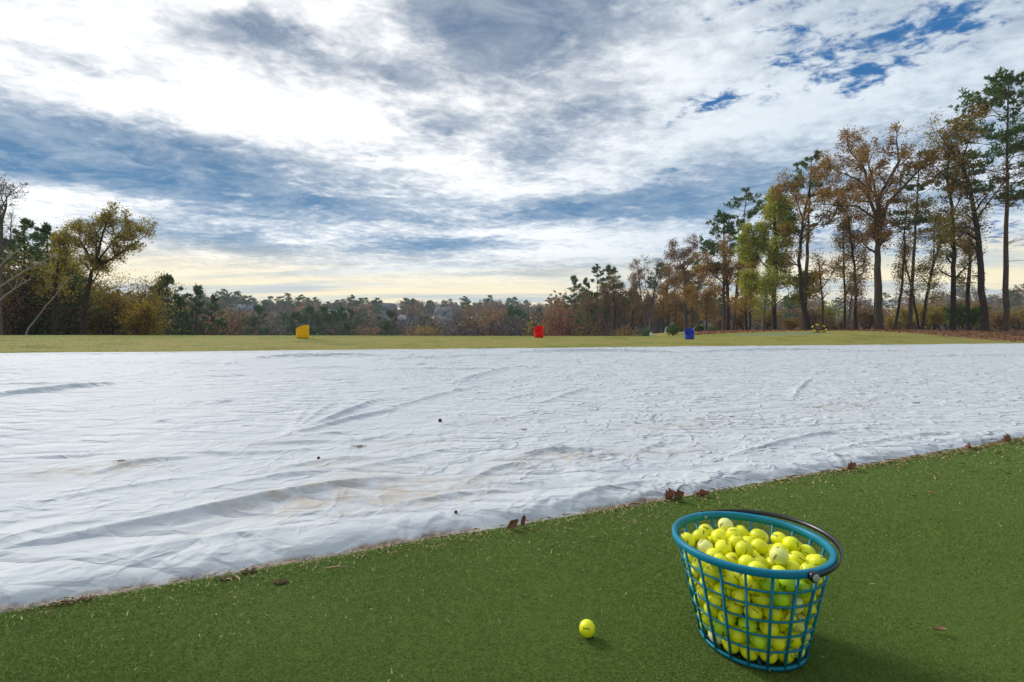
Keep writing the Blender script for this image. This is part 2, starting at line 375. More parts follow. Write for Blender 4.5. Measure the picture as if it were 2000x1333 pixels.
# ground: dormant grass, leaf litter and woodland floor, told apart by where they grow
def ground_mat():
    m, n, b = new_mat('rough_ground'); g = n.node('ShaderNodeTexCoord').outputs['Object']
    at_ = lambda k: n.node('ShaderNodeAttribute', attribute_name=k).outputs['Fac']
    f1 = n.noise(g, 0.55, 6, 0.65); f2 = n.noise(g, 6, 5, 0.7); f3 = n.noise(g, 38, 3, 0.7)
    c = n.ramp(n.math('ADD', n.math('MULTIPLY', f1, 0.55), n.math('MULTIPLY', f2, 0.45)),
               [(0.41, (0.12, 0.17, 0.018)), (0.47, (0.225, 0.23, 0.04)), (0.535, (0.34, 0.295, 0.085)), (0.60, (0.15, 0.205, 0.025))])
    c = n.mix(n.math('MULTIPLY', f3, 0.45), c, (0.30, 0.235, 0.10))
    c = n.mix(n.math('MULTIPLY', at_('lush'), n.step(f1, 0.35, 0.65)), c, (0.14, 0.21, 0.02))
    c = n.mix(at_('green'), c, n.ramp(f2, [(0.3, (0.17, 0.20, 0.09)), (0.7, (0.24, 0.26, 0.13))]))
    lit_ = n.step(n.math('ADD', at_('litter'), n.math('MULTIPLY', n.math('SUBTRACT', f2, 0.5), 0.9)), 0.35, 0.6)
    c = n.mix(lit_, c, n.ramp(f3, [(0.25, (0.12, 0.06, 0.03)), (0.5, (0.25, 0.13, 0.065)), (0.75, (0.38, 0.22, 0.12))]))
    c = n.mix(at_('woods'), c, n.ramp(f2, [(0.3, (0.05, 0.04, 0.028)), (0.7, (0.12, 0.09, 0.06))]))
    n.put(b.inputs['Base Color'], c); b.inputs['Roughness'].default_value = 0.95; b.inputs['Specular IOR Level'].default_value = 0.1
    bump(n, b, n.math('ADD', f2, f3), 0.5, 0.04)
    return m
M['ground'] = ground_mat()

def turf_mat():
    m, n, b = new_mat('turf_backing'); g = n.node('ShaderNodeTexCoord').outputs['Object']
    f = n.noise(g, 3.0, 4); f2 = n.noise(g, 260, 3, 0.7)
    c = n.ramp(f2, [(0.3, (0.072, 0.119, 0.021)), (0.55, (0.100, 0.158, 0.030)), (0.8, (0.138, 0.198, 0.043))])
    n.put(b.inputs['Base Color'], c); b.inputs['Roughness'].default_value = 0.9; b.inputs['Specular IOR Level'].default_value = 0.15
    bump(n, b, f2, 0.7, 0.006)
    return m
M['turf'] = turf_mat()
M['fibre'] = foliage('turf_fibre', [(0.1, (0.117, 0.189, 0.032)), (0.4, (0.153, 0.235, 0.043)), (0.7, (0.189, 0.272, 0.056)), (0.95, (0.263, 0.338, 0.089))], rough=0.6, trans=0.15, patch=2.2)

def cover_mat():
    m, n, b = new_mat('white_woven_cover'); g = n.node('ShaderNodeTexCoord').outputs['Object']
    stain = n.node('ShaderNodeAttribute', attribute_name='stain').outputs['Fac']
    mud = n.node('ShaderNodeAttribute', attribute_name='mud').outputs['Fac']
    f = n.noise(g, 9, 6, 0.7); f2 = n.noise(g, 2.2, 5, 0.6); f3 = n.noise(g, 55, 4, 0.7)
    c = n.ramp(f2, [(0.3, (0.53, 0.565, 0.61)), (0.7, (0.60, 0.63, 0.66))])
    c = n.mix(n.math('MULTIPLY', n.math('MULTIPLY', stain, n.step(f, 0.36, 0.64)), 0.9), c, (0.47, 0.40, 0.33))
    c = n.mix(n.math('MULTIPLY', n.step(n.math('ADD', mud, n.math('MULTIPLY', n.math('SUBTRACT', f, 0.5), 1.3)), 0.45, 0.95), 0.9), c,
              n.ramp(f3, [(0.35, (0.13, 0.075, 0.04)), (0.65, (0.36, 0.28, 0.22))]))
    c = n.mix(n.step(f3, 0.66, 0.80, 0, 0.25), c, (0.42, 0.38, 0.33))
    n.put(b.inputs['Base Color'], c); b.inputs['Roughness'].default_value = 0.7; b.inputs['Specular IOR Level'].default_value = 0.1
    # fine creases: flat facets that meet in crisp lines
    wv = n.vmath('ADD', g, n.scale(n.vmath('SUBTRACT', n.noise(g, 1.3, 3, out=1), (0.5, 0.5, 0.5)), 0.22))
    st = n.mapping(wv, rot=(0, 0, R(-27)), sc=(0.42, 1.15, 1)); st2 = n.mapping(wv, rot=(0, 0, R(-5)), sc=(0.6, 1.0, 1))
    def facets(vec, sc, top):
        vo = n.node('ShaderNodeTexVoronoi', feature='DISTANCE_TO_EDGE'); n.put(vo.inputs['Vector'], vec); vo.inputs['Scale'].default_value = sc
        return n.math('MINIMUM', vo.outputs['Distance'], top)
    sx = n.node('ShaderNodeSeparateXYZ'); n.put(sx.inputs[0], g)
    along = n.math('ADD', n.math('MULTIPLY', sx.outputs[0], CU), n.math('MULTIPLY', sx.outputs[1], SU))
    right = n.step(along, 0.0, 2.5)
    calm = n.math('MAXIMUM', n.step(n.noise(g, 0.55, 3), 0.40, 0.62, 0.30, 1.0), n.math('MULTIPLY', right, 0.55))
    def creases(vec, sc, wd, mask_scale, lo, hi):
        """short crisp ridges, only here and there along the cell edges"""
        vo = n.node('ShaderNodeTexVoronoi', feature='DISTANCE_TO_EDGE'); n.put(vo.inputs['Vector'], vec); vo.inputs['Scale'].default_value = sc
        return n.math('MULTIPLY', n.step(vo.outputs['Distance'], 0.0, wd, 1, 0), n.step(n.noise(g, mask_scale, 3, 0.6), lo, hi))
    wild = n.vmath('ADD', g, n.scale(n.vmath('SUBTRACT', n.noise(g, 2.6, 3, out=1), (0.5, 0.5, 0.5)), 0.45))
    v1 = n.mapping(wild, rot=(0, 0, R(-40)), sc=(0.6, 1, 1)); v2 = n.mapping(wild, loc=(3.1, 1.7, 0), rot=(0, 0, R(15)), sc=(0.75, 1, 1))
    h = n.math('MULTIPLY', n.math('ADD', facets(st, 4.2, 0.22), n.math('MULTIPLY', facets(st2, 9.0, 0.25), 0.28)), calm)
    amt = n.math('ADD', 0.45, n.math('MULTIPLY', right, 0.75))
    cr = n.math('ADD', n.math('MULTIPLY', creases(v1, 3.0, 0.10, 1.9, 0.46, 0.60), 0.16), n.math('MULTIPLY', creases(v2, 6.0, 0.12, 3.1, 0.48, 0.60), 0.10))
    cr = n.math('ADD', cr, n.math('MULTIPLY', creases(v1, 12.0, 0.15, 4.5, 0.50, 0.62), 0.045))
    h = n.math('ADD', h, n.math('MULTIPLY', cr, amt))
    h = n.math('ADD', h, n.math('MULTIPLY', n.noise(st, 14, 5, 0.6), 0.06))
    bump(n, b, h, 1.0, 0.095)
    return m
M['cover'] = cover_mat()

# ------------------------------------------------------------------ setting
def build_ground():
    rs = np.concatenate([[0.05], np.geomspace(0.4, 20, 150), np.geomspace(20.2, 60, 170), np.geomspace(61, 900, 120)])
    a = np.concatenate([np.linspace(-62, 62, 520), np.linspace(62, 298, 60)[1:-1]]) * math.pi / 180
    A, Rr = np.meshgrid(a, rs); X = Rr * np.sin(A); Y = Rr * np.cos(A); Z = ground(X, Y)
    u, v = uv_of(X, Y)
    Z = np.where((v > V1 - 0.15) & (v < V2 + 0.2) & (Y > 0), Z - 0.015, Z)
    n, k = X.shape; idx = np.arange(n * k).reshape(n, k); nx = np.roll(idx, -1, 1)
    F = np.stack([idx[:-1], nx[:-1], nx[1:], idx[1:]], -1).reshape(-1, 4)[:, ::-1]
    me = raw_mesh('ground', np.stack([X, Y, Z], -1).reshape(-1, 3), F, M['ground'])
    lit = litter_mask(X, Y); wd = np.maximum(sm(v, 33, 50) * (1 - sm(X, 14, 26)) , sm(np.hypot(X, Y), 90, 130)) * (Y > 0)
    gr = green_mask(X, Y)
    lush = np.exp(-((v - 27.5) / 2.6) ** 2)
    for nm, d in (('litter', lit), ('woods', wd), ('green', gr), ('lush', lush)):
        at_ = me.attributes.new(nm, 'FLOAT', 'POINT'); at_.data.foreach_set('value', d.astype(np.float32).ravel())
    tag(link('ground', me), kind='structure')
def litter_mask(X, Y):
    u, v = uv_of(X, Y)
    edge = np.interp(X / np.maximum(Y, 1e-3), [0.2, 0.33, 0.55, 0.7, 0.85, 1.0, 1.2], [60, 38.0, 36.5, 35.5, 32.0, 30.0, 29.0])
    return sm(Y + 1.5 * (fbm(X * 0.6, Y * 0.6, 3, 31) - 0.5), edge, edge + 3.0) * sm(X / np.maximum(Y, 1e-3), 0.36, 0.45)
def green_mask(X, Y):
    return (1 - sm(((X - 19.6) / 3.4) ** 2 + ((Y - 33.2) / 3.0) ** 2, 0.7, 1.1))
build_ground()

# artificial-turf hitting mat: a raised sheet with a clean edge along the tee line
def build_mat():
    us = np.concatenate([np.linspace(-14, -3, 12), np.linspace(-2.8, 7, 140), np.linspace(7.4, 26, 30)])
    vs = np.concatenate([[-9, -6, -3], np.linspace(-2.2, V1, 90)])
    U, V = np.meshgrid(us, vs); V = V + 0.012 * (fbm(U * 3, U * 0 + 7, 4, 2) - 0.5) * (V > V1 - 0.02)
    X, Y = xy_of(U, V); Z = 0.004 * (fbm(X * 1.5, Y * 1.5, 3, 8) - 0.5)
    n, k = X.shape; top = np.stack([X, Y, Z], -1).reshape(-1, 3); idx = np.arange(n * k).reshape(n, k)
    F = np.stack([idx[:-1, :-1], idx[:-1, 1:], idx[1:, 1:], idx[1:, :-1]], -1).reshape(-1, 4)
    low = top[idx[-1]] - np.array([0, 0, 0.03]); b = len(top) + np.arange(k)
    F2 = np.stack([idx[-1, :-1], idx[-1, 1:], b[1:], b[:-1]], -1)
    tag(link('turf_mat', raw_mesh('turf_mat', np.vstack([top, low]), np.vstack([F, F2]), M['turf'])), kind='structure')
build_mat()

def build_fibres():
    rng = np.random.default_rng(11); tri = []
    yg = np.linspace(0.95, 4.6, 2000); pdf = 165000 * (1.1 / yg) ** 2.4 * 2.5 * yg; cdf = np.cumsum(pdf) * (yg[1] - yg[0])
    for side in (0, 1):
        n = int(cdf[-1] * (1, 0.42)[side]); Y = np.interp(rng.random(n), cdf / cdf[-1], yg); X = rng.uniform(-1.25, 1.25, n) * Y
        if side: Y = rng.uniform(0.15, 5.2, n); X = rng.uniform(-1, 1, n) * (1.25 * Y + 1.3)
        u, v = uv_of(X, Y); out_ = (np.abs(X) > 1.25 * Y) | (Y < 0.95) | (Y > 4.6)
        k = (v < V1 - 0.004) & (out_ if side else ~out_); X = X[k]; Y = Y[k]; n = len(X)
        s = np.clip(Y / 1.3, 0.9, 2.6) * (1, 1.7)[side]; a = rng.uniform(0, 2 * math.pi, n) ; wv = 0.00055 * s
        Ln = rng.uniform(0.0025, 0.0062, n) * np.clip(s, 1, 1.4); lean = rng.normal(0, 0.8, (n, 2)) + np.array([0.25, 0.1])
        base = np.stack([X, Y, np.full(n, -0.001)], 1); sd_ = np.stack([np.cos(a) * wv, np.sin(a) * wv, np.zeros(n)], 1)
        tip = base + np.stack([lean[:, 0], lean[:, 1], np.ones(n) * 0.9], 1) * Ln[:, None]
        mid = base + (tip - base) * 0.55 + np.stack([-lean[:, 0], -lean[:, 1], np.ones(n) * 0.5], 1) * (Ln * 0.12)[:, None]
        tri.append(np.stack([base - sd_, base + sd_, mid + sd_ * 0.9, tip, mid - sd_ * 0.9], 1).reshape(-1, 3))
    Vv = np.vstack(tri); F = np.arange(len(Vv)).reshape(-1, 5)
    o = link('turf_fibres', raw_mesh('turf_fibres', Vv, F, M['fibre'], smooth=False))
    tag(o, 'short green artificial turf fibres covering the hitting mat', 'artificial grass', kind='stuff')
build_fibres()
# ------------------------------------------------------------------ the white cover
def build_cover():
    rng = np.random.default_rng(5)
    vs = [V1]; d = 0.0065
    while vs[-1] < V2: vs.append(vs[-1] + d); d = min(d * 1.0062, 0.07)
    vs = np.array(vs); vs[-1] = V2
    us = [0.0]
    while us[-1] < 47: us.append(us[-1] + 0.0105 + 0.005 * max(0, us[-1] - 3.6))
    ul = [0.0]
    while ul[-1] > -10: ul.append(ul[-1] - 0.0165 - 0.0065 * max(0, -ul[-1] - 1.2))
    us = np.array(ul[::-1][:-1] + us)
    U, V = np.meshgrid(us, vs); H = np.zeros_like(U)
    def stroke(u0, v0, u1, v1, w, h, bend=0.0, lop=0.0):
        pad = 4.5 * w + abs(bend)
        i0, i1 = np.searchsorted(us, [min(u0, u1) - pad, max(u0, u1) + pad]); j0, j1 = np.searchsorted(vs, [min(v0, v1) - pad, max(v0, v1) + pad])
        if i1 <= i0 or j1 <= j0: return
        A = U[j0:j1, i0:i1]; B = V[j0:j1, i0:i1]; L = math.hypot(u1 - u0, v1 - v0); cx, sx = (u1 - u0) / L, (v1 - v0) / L
        t = ((A - u0) * cx + (B - v0) * sx) / L; q = -(A - u0) * sx + (B - v0) * cx
        q = q + bend * (4 * t * (1 - t))
        env = np.clip(1 - (2 * t - 1) ** 2, 0, 1) ** 0.7
        ww = np.where(q > 0, w * (1 + lop), w)                # lopsided: steeper on the near side
        H[j0:j1, i0:i1] += h * env * np.exp(-(np.abs(q) / ww) ** 1.2)
    # gentle swell of the lawn below and a broad crumple
    H += 0.025 * (fbm(U * 0.45, V * 0.9, 4, 21) - 0.5)
    def ridged(f, asp, rot, seed, p=2.2):
        c, s = math.cos(rot), math.sin(rot)
        a = (U * c + V * s) * f * asp; b = (-U * s + V * c) * f
        wx = fbm(U * f * 0.5, V * f * 0.5, 3, seed + 50) * 2.2; wy = fbm(U * f * 0.5 + 9, V * f * 0.5, 3, seed + 60) * 2.2
        return (1 - np.abs(2 * fbm(a + wx, b + wy, 2, seed) - 1)) ** p
    calm = 0.22 + 0.78 * sm(U, -0.6, 2.0)                     # flatter at the left, more crumpled to the right
    H += 0.010 * ridged(1.1, 0.4, 0.05, 31) * (0.5 + 0.5 * calm)
    H += 0.008 * calm * ridged(2.6, 0.6, -0.25, 33)
    H += 0.0035 * calm * ridged(6.5, 0.75, 0.5, 35, 3.0)
    H += 0.0008 * ridged(13, 0.7, -0.3, 37, 3.0) * (1 - sm(V, 4, 8))
    # folds that can be picked out one by one
    def P_(px, py):
        q = at(px, py); return uv_of(q.x, q.y)
    def fold(pts, w, h, lop=0.8):
        """one continuous fold along a bent line, fading out at both ends, steeper on its near side"""
        Q = np.array([P_(*q) for q in pts]); k = np.linspace(0, len(Q) - 1, 22)
        f = lambda c: np.interp(k, np.arange(len(Q)), c)
        Q = np.stack([f(Q[:, 0]), f(Q[:, 1])], 1)
        for _ in range(3): Q[1:-1] = (Q[:-2] + 2 * Q[1:-1] + Q[2:]) / 4
        sl = np.concatenate([[0], np.cumsum(np.hypot(*np.diff(Q, axis=0).T))]); Lt = sl[-1]; pad = 4.5 * w * 1.8
        i0, i1 = np.searchsorted(us, [Q[:, 0].min() - pad, Q[:, 0].max() + pad]); j0, j1 = np.searchsorted(vs, [Q[:, 1].min() - pad, Q[:, 1].max() + pad])
        if i1 <= i0 or j1 <= j0: return
        A = U[j0:j1, i0:i1]; B = V[j0:j1, i0:i1]; best = np.full(A.shape, 1e9); sq = np.zeros_like(A); st_ = np.zeros_like(A)
        for m in range(len(Q) - 1):
            e = Q[m + 1] - Q[m]; L = np.hypot(*e); e = e / L; t = np.clip((A - Q[m, 0]) * e[0] + (B - Q[m, 1]) * e[1], 0, L)
            dx = A - Q[m, 0] - e[0] * t; dy = B - Q[m, 1] - e[1] * t; dd = np.hypot(dx, dy); q = -dx * e[1] + dy * e[0]
            k_ = dd < best; best[k_] = dd[k_]; sq[k_] = np.where(q[k_] >= 0, 1, -1); st_[k_] = (sl[m] + t[k_]) / Lt
        ww = w * np.where(sq > 0, 1 + lop, 1.0) * (0.75 + 0.5 * fbm(st_ * Lt * 2, st_ * 0 + w * 90, 2, 41)); env = np.clip(1 - (2 * st_ - 1) ** 2, 0, 1) ** 0.6
        H[j0:j1, i0:i1] += h * env * np.exp(-(best / ww) ** 1.3)
    fold([(560, 858), (650, 822), (750, 780)], 0.034, 0.040); fold([(560, 860), (660, 830), (790, 800)], 0.030, 0.034)
    fold([(562, 856), (645, 792)], 0.022, 0.016); fold([(560, 855), (600, 800)], 0.016, 0.012); fold([(575, 860), (700, 848)], 0.03, 0.018)
    fold([(-40, 1098), (130, 1066), (300, 1036), (420, 1010), (540, 985), (660, 958), (790, 940)], 0.05, 0.050)
    fold([(-40, 1140), (160, 1112), (330, 1084), (520, 1056), (760, 1030)], 0.05, 0.026)
    fold([(-20, 1070), (100, 1046), (230, 1018)], 0.035, 0.022)
    fold([(-60, 782), (60, 772), (230, 752)], 0.06, 0.07); fold([(-60, 752), (90, 754), (260, 750)], 0.05, 0.03)
    fold([(480, 703), (600, 698), (760, 697)], 0.10, 0.10); fold([(330, 712), (480, 716)], 0.1, 0.04); fold([(560, 722), (700, 720)], 0.1, 0.045)
    fold([(980, 692), (1150, 689), (1330, 690)], 0.12, 0.11); fold([(1330, 690), (1480, 687), (1660, 685)], 0.13, 0.10)
    fold([(1560, 690), (1800, 688)], 0.16, 0.06); fold([(1700, 700), (2050, 694)], 0.16, 0.05)
    fold([(340, 742), (500, 736)], 0.06, 0.03); fold([(700, 726), (900, 724), (1010, 722)], 0.08, 0.04); fold([(700, 706), (1000, 695)], .09, .04)
    fold([(880, 752), (985, 722)], 0.06, 0.045); fold([(700, 818), (850, 778), (960, 752)], 0.045, 0.026)
    fold([(400, 792), (470, 784)], 0.03, 0.026); fold([(300, 828), (340, 822)], 0.02, 0.018)
    fold([(430, 882), (560, 870), (700, 868), (780, 852)], 0.028, 0.020); fold([(330, 892), (520, 892), (620, 880)], 0.026, 0.024)
    fold([(-20, 905), (150, 896), (300, 892)], 0.02, 0.016); fold([(180, 935), (260, 912), (370, 900)], 0.03, 0.028)
    fold([(530, 925), (660, 905), (760, 900)], 0.026, 0.022); fold([(640, 935), (800, 902), (900, 880)], 0.03, 0.018)
    fold([(380, 968), (560, 935), (700, 920)], 0.022, 0.018); fold([(60, 990), (240, 960), (400, 936)], 0.02, 0.014)
    fold([(990, 902), (1080, 888), (1180, 884)], 0.026, 0.026); fold([(1546, 784), (1562, 762), (1588, 740)], 0.022, 0.030)
    fold([(1060, 790), (1150, 760)], 0.045, 0.03); fold([(1240, 892), (1300, 868)], 0.02, 0.016); fold([(900, 960), (960, 925), (1060, 905)], 0.025, 0.02)
    fold([(1080, 1000), (1200, 965), (1300, 948)], 0.02, 0.02); fold([(1400, 905), (1560, 860), (1700, 838)], 0.02, 0.02)
    fold([(1550, 905), (1750, 862), (1900, 845)], 0.03, 0.022); fold([(760, 1000), (900, 975), (1010, 965)], 0.025, 0.018)
    # the many short creases
    n = 2000; cu = rng.uniform(-6, 30, n); cv = V1 + 0.25 + (V2 - V1 - 0.3) * rng.beta(1.0, 1.9, n)
    keep = (cu > -0.55 * cv - 1) & (cu < 2.95 * cv + 1); cu = cu[keep]; cv = cv[keep]
    for a, b in zip(cu, cv):
        k = 0.6 + b / 5; th = rng.normal(0.12 - 0.1 * (a < 1), 0.22 + 0.2 * (a > 1.5)) if rng.random() < 0.78 else rng.uniform(-1.6, 1.6)
        L = rng.uniform(0.15, 0.7) * k * (1.6 if a < 1 else 0.8); w = rng.uniform(0.004, 0.009) * k; h = w * rng.uniform(0.4, 1.0) * (0.55 + 0.45 * sm(a, -0.6, 2.0))
        stroke(a - L / 2 * math.cos(th), b - L / 2 * math.sin(th), a + L / 2 * math.cos(th), b + L / 2 * math.sin(th), w, h, rng.normal(0, 0.03 * L), 1.2)
    H -= H.mean() - 0.020
    # near hem: a slack roll of cloth that is tucked down behind the mat
    tuck = V - V1; wob = 0.05 * (fbm(U * 1.6, U * 0 + 3, 3, 71) - 0.5)
    H += 0.014 * np.exp(-((tuck - 0.13 - wob) / 0.075) ** 2) * (0.35 + 0.9 * fbm(U * 0.8, U * 0, 3, 73))
    pleat = (1 - np.abs(2 * fbm(U * 5 - V * 2.5, V * 2.2, 2, 75) - 1)) ** 3
    H += 0.010 * pleat * np.exp(-((tuck - 0.10) / 0.09) ** 2)
    H = np.maximum(H, 0.004)
    H = H * sm(tuck, -0.02, 0.07) - 0.004 * (1 - sm(tuck, 0, 0.05))
    ft = V2 - V; H = np.where(ft < 0.6, H * sm(ft, -0.02, 0.35) + 0.02 * sm(ft, 0, 0.1), H)
    Vw = V + (ft < 1.2) * (1 - ft / 1.2).clip(0, 1) * (0.5 * (fbm(U * 0.35, U * 0 + 2, 4, 77) - 0.5)) + (tuck < 0.2) * (1 - tuck / 0.2).clip(0, 1) * 0.035 * (fbm(U * 2.2, U * 0 + 5, 4, 78) - 0.5)
    X, Y = xy_of(U, Vw); Z = np.maximum(ground(X, Y), -0.004) + H
    nr, k = U.shape; idx = np.arange(nr * k).reshape(nr, k)
    F = np.stack([idx[:-1, :-1], idx[:-1, 1:], idx[1:, 1:], idx[1:, :-1]], -1).reshape(-1, 4)
    me = raw_mesh('white_cover', np.stack([X, Y, Z], -1).reshape(-1, 3), F, M['cover'])
    st = np.zeros_like(U)
    for px, py, ru, rv, k_ in ((200, 925, .30, .10, .9), (130, 930, .3, .08, .5), (500, 872, .22, .07, .5), (560, 985, .35, .13, .8), (720, 968, .35, .12, .9), (640, 915, .3, .1, .5), (830, 870, .35, .1, .5),
                            (950, 830, .3, .1, .5), (1060, 905, .35, .12, .7), (1150, 895, .4, .1, .6), (1330, 835, .5, .15, .6), (1310, 890, .3, .1, .6), (40, 920, .25, .06, .5),
                            (760, 930, .3, .1, .7), (900, 945, .3, .1, .5), (1640, 800, .7, .2, .4), (780, 990, .5, .12, .8), (400, 1055, .12, .03, .9)):
        a, b = P_(px, py); st += k_ * np.exp(-((U - a) / ru) ** 2 - ((V - b) / rv) ** 2)
    mud = np.exp(-(tuck / 0.042) ** 2) * (0.15 + 1.1 * fbm(U * 1.5, U * 0, 3, 79)) * (1 - 0.5 * sm(U, 2.0, 4.0))
    for nm, d_ in (('stain', st), ('mud', mud)):
        q = me.attributes.new(nm, 'FLOAT', 'POINT'); q.data.foreach_set('value', np.clip(d_, 0, 1).astype(np.float32).ravel())
    o = link('ground_cover', me); me.name = 'ground_cover'
    tag(o, 'large white wrinkled fabric cover spread over the tee grass', 'cover')
    return me
cover_me = build_cover()
from mathutils.bvhtree import BVHTree
_co = np.empty(len(cover_me.vertices) * 3, np.float32); cover_me.vertices.foreach_get('co', _co); _co = _co.reshape(-1, 3)
def cover_z(X, Y):
    d = (_co[:, 0] - X) ** 2 + (_co[:, 1] - Y) ** 2; i = np.argpartition(d, 6)[:6]; return float(_co[i, 2].mean())
def on_cover(px, py):
    q = at(px, py, 0.03); q.z = cover_z(q.x, q.y); return q

# ------------------------------------------------------------------ basket of balls
BX, BY = 0.641, 1.221
def build_basket():
    root = empty('ball_basket', (BX, BY, 0.004)); root.rotation_euler = (R(-1.4), R(-0.6), 0)
    tag(root, 'blue plastic lattice basket heaped with yellow golf balls on green turf', 'basket')
    H = 0.266; rw = lambda z: 0.1285 + (0.1865 - 0.1285) * z / 0.262
    m = MB()                                                   # rolled rim with a hanging skirt
    prof = [(0.1805, H - 0.019), (0.1815, H - 0.004), (0.1835, H), (0.1925, H + 0.001), (0.1955, H - 0.002), (0.1952, H - 0.0145), (0.1937, H - 0.0165), (0.1895, H - 0.017), (0.187, H - 0.019)]
    m.ring_sweep(prof, 128); m.build('rim', M['blue_plastic'], root, smooth=True)
    zs = [0.006, 0.050, 0.091, 0.131, 0.170, 0.208]
    for z in zs[1:]:
        m = MB(); r = rw(z); m.ring_sweep([(r - 0.0036, z - 0.0021), (r - 0.0032, z + 0.0021), (r + 0.0004, z + 0.0021), (r, z - 0.0021)], 96)
        m.build('hoop', M['blue_plastic'], root, smooth=False)
    nU = 20
    for i in range(nU):
        a = 2 * math.pi * (i + 0.35) / nU; m = MB(); c, s = math.cos(a), math.sin(a)
        wv = 0.0027; vs = []
        for z in (0.004, H - 0.016):
            r = rw(z)
            for dr, dt in ((-0.0046, -wv), (0.0009, -wv), (0.0009, wv), (-0.0046, wv)):
                rr = r + dr; vs.append((rr * c - dt * s, rr * s + dt * c, z))
        m.add(vs, [(3, 2, 1, 0), (4, 5, 6, 7), (0, 1, 5, 4), (1, 2, 6, 5), (2, 3, 7, 6), (3, 0, 4, 7)])
        m.build('upright', M['blue_plastic'], root)
    m = MB(); m.ring_sweep([(0.118, 0.001), (0.118, 0.0055), (0.1265, 0.008), (0.1300, 0.008), (0.1305, 0.001)], 96)
    for r in (0.03, 0.06, 0.09): m.ring_sweep([(r - 0.003, 0.002), (r - 0.003, 0.006), (r + 0.003, 0.006), (r + 0.003, 0.002)], 48)
    for i in range(10):
        a = math.pi * 2 * i / 10; rot = Matrix.Rotation(a, 3, 'Z'); m.box((0.0, -0.003, 0.0015), (0.119, 0.003, 0.0055), rot)
    m.build('base', M['blue_plastic'], root)
    # handle folded back over the far and right side of the rim
    ax = R(-76.5); hp = empty('handle', (0, 0, 0)); hp.parent = root
    m = MB(); n = 60; vs = []; rr = 0.2005
    for i in range(n + 1):
        t = -math.pi / 2 + math.pi * i / n; an = ax + math.pi / 2 + t                  # half circle from one pivot round to the other
        bow = math.cos(t); zc = H - 0.010 + 0.019 * bow; flat = 0.0056 - 0.0004 * bow
        r1 = rr + 0.0045 * bow; c, s = math.cos(an), math.sin(an)
        tilt = 0.002 * bow
        for dr, dz_ in ((-0.0016 - tilt, -flat), (0.0016 - tilt, -flat), (0.003 + tilt, flat), (-0.0002 + tilt, flat), (-0.0012, 0.0)):
            vs.append(((r1 + dr) * c, (r1 + dr) * s, zc + dz_))
    fs = []
    for i in range(n):
        for k in range(5):
            k2 = (k + 1) % 5; fs.append((i * 5 + k, i * 5 + k2, (i + 1) * 5 + k2, (i + 1) * 5 + k))
    fs.append((4, 3, 2, 1, 0)); fs.append(tuple(n * 5 + k for k in range(5))); m.add(vs, fs)
    bpy.data.objects.remove(hp); hp = m.build('handle', M['black_plastic'], root, smooth=False)
    for sgn in (1, -1):                                        # pivots: dark boss and a pale cap
        an = ax if sgn > 0 else ax + math.pi
        rad = Vector((math.cos(an), math.sin(an), 0)); q = rad.to_track_quat('Z', 'Y').to_matrix()
        for nm, r0, r1, d0, d1, mat in (('pivot_boss', 0.0122, 0.0112, 0.194, 0.2055, 'black_plastic'), ('pivot_cap', 0.0088, 0.0075, 0.2054, 0.2085, 'knob')):
            k = MB(); k.ring_sweep([(0.0, d0), (r0, d0), (r0, d1 - 0.001), (r1, d1), (0.0, d1)], 28, closed=False)
            k.v = [tuple(q @ Vector(p) + Vector((0, 0, H - 0.0105))) for p in k.v]
            k.build(nm, M[mat], hp, smooth=False)
        k = MB(); k.ring_sweep([(0.0, 0.1770), (0.004, 0.1775), (0.004, 0.181), (0, 0.181)], 16, closed=False)
        k.v = [tuple(q @ Vector(p) + Vector((0, 0, H - 0.0105))) for p in k.v]; k.build('rivet', M['knob'], root)
    return root
basket = build_basket()
bpy.context.view_layer.update()

# golf ball: a fine sphere; the print is its own thin part laid on the surface
BR = 0.02135
def sphere_mesh(name, mat, seg=40, rings=24):
    vs = [(0, 0, BR)]; fs = []
    for i in range(1, rings):
        th = math.pi * i / rings
        vs += [(BR * math.sin(th) * math.cos(2 * math.pi * k / seg), BR * math.sin(th) * math.sin(2 * math.pi * k / seg), BR * math.cos(th)) for k in range(seg)]
    vs.append((0, 0, -BR)); e = len(vs) - 1
    for k in range(seg): fs.append((0, 1 + k, 1 + (k + 1) % seg)); fs.append((e, e - seg + (k + 1) % seg, e - seg + k))
    for i in range(rings - 2):
        b = 1 + i * seg
        for k in range(seg): k2 = (k + 1) % seg; fs.append((b + k, b + seg + k, b + seg + k2, b + k2))
    return raw_mesh(name, vs, fs, mat)
GLY = {'R': ["1110", "1001", "1110", "1010", "1001"], 'A': ["0110", "1001", "1111", "1001", "1001"], 'N': ["1001", "1101", "1011", "1001", "1001"],
       'G': ["0111", "1000", "1011", "1001", "0111"], 'E': ["1111", "1000", "1110", "1000", "1111"]}
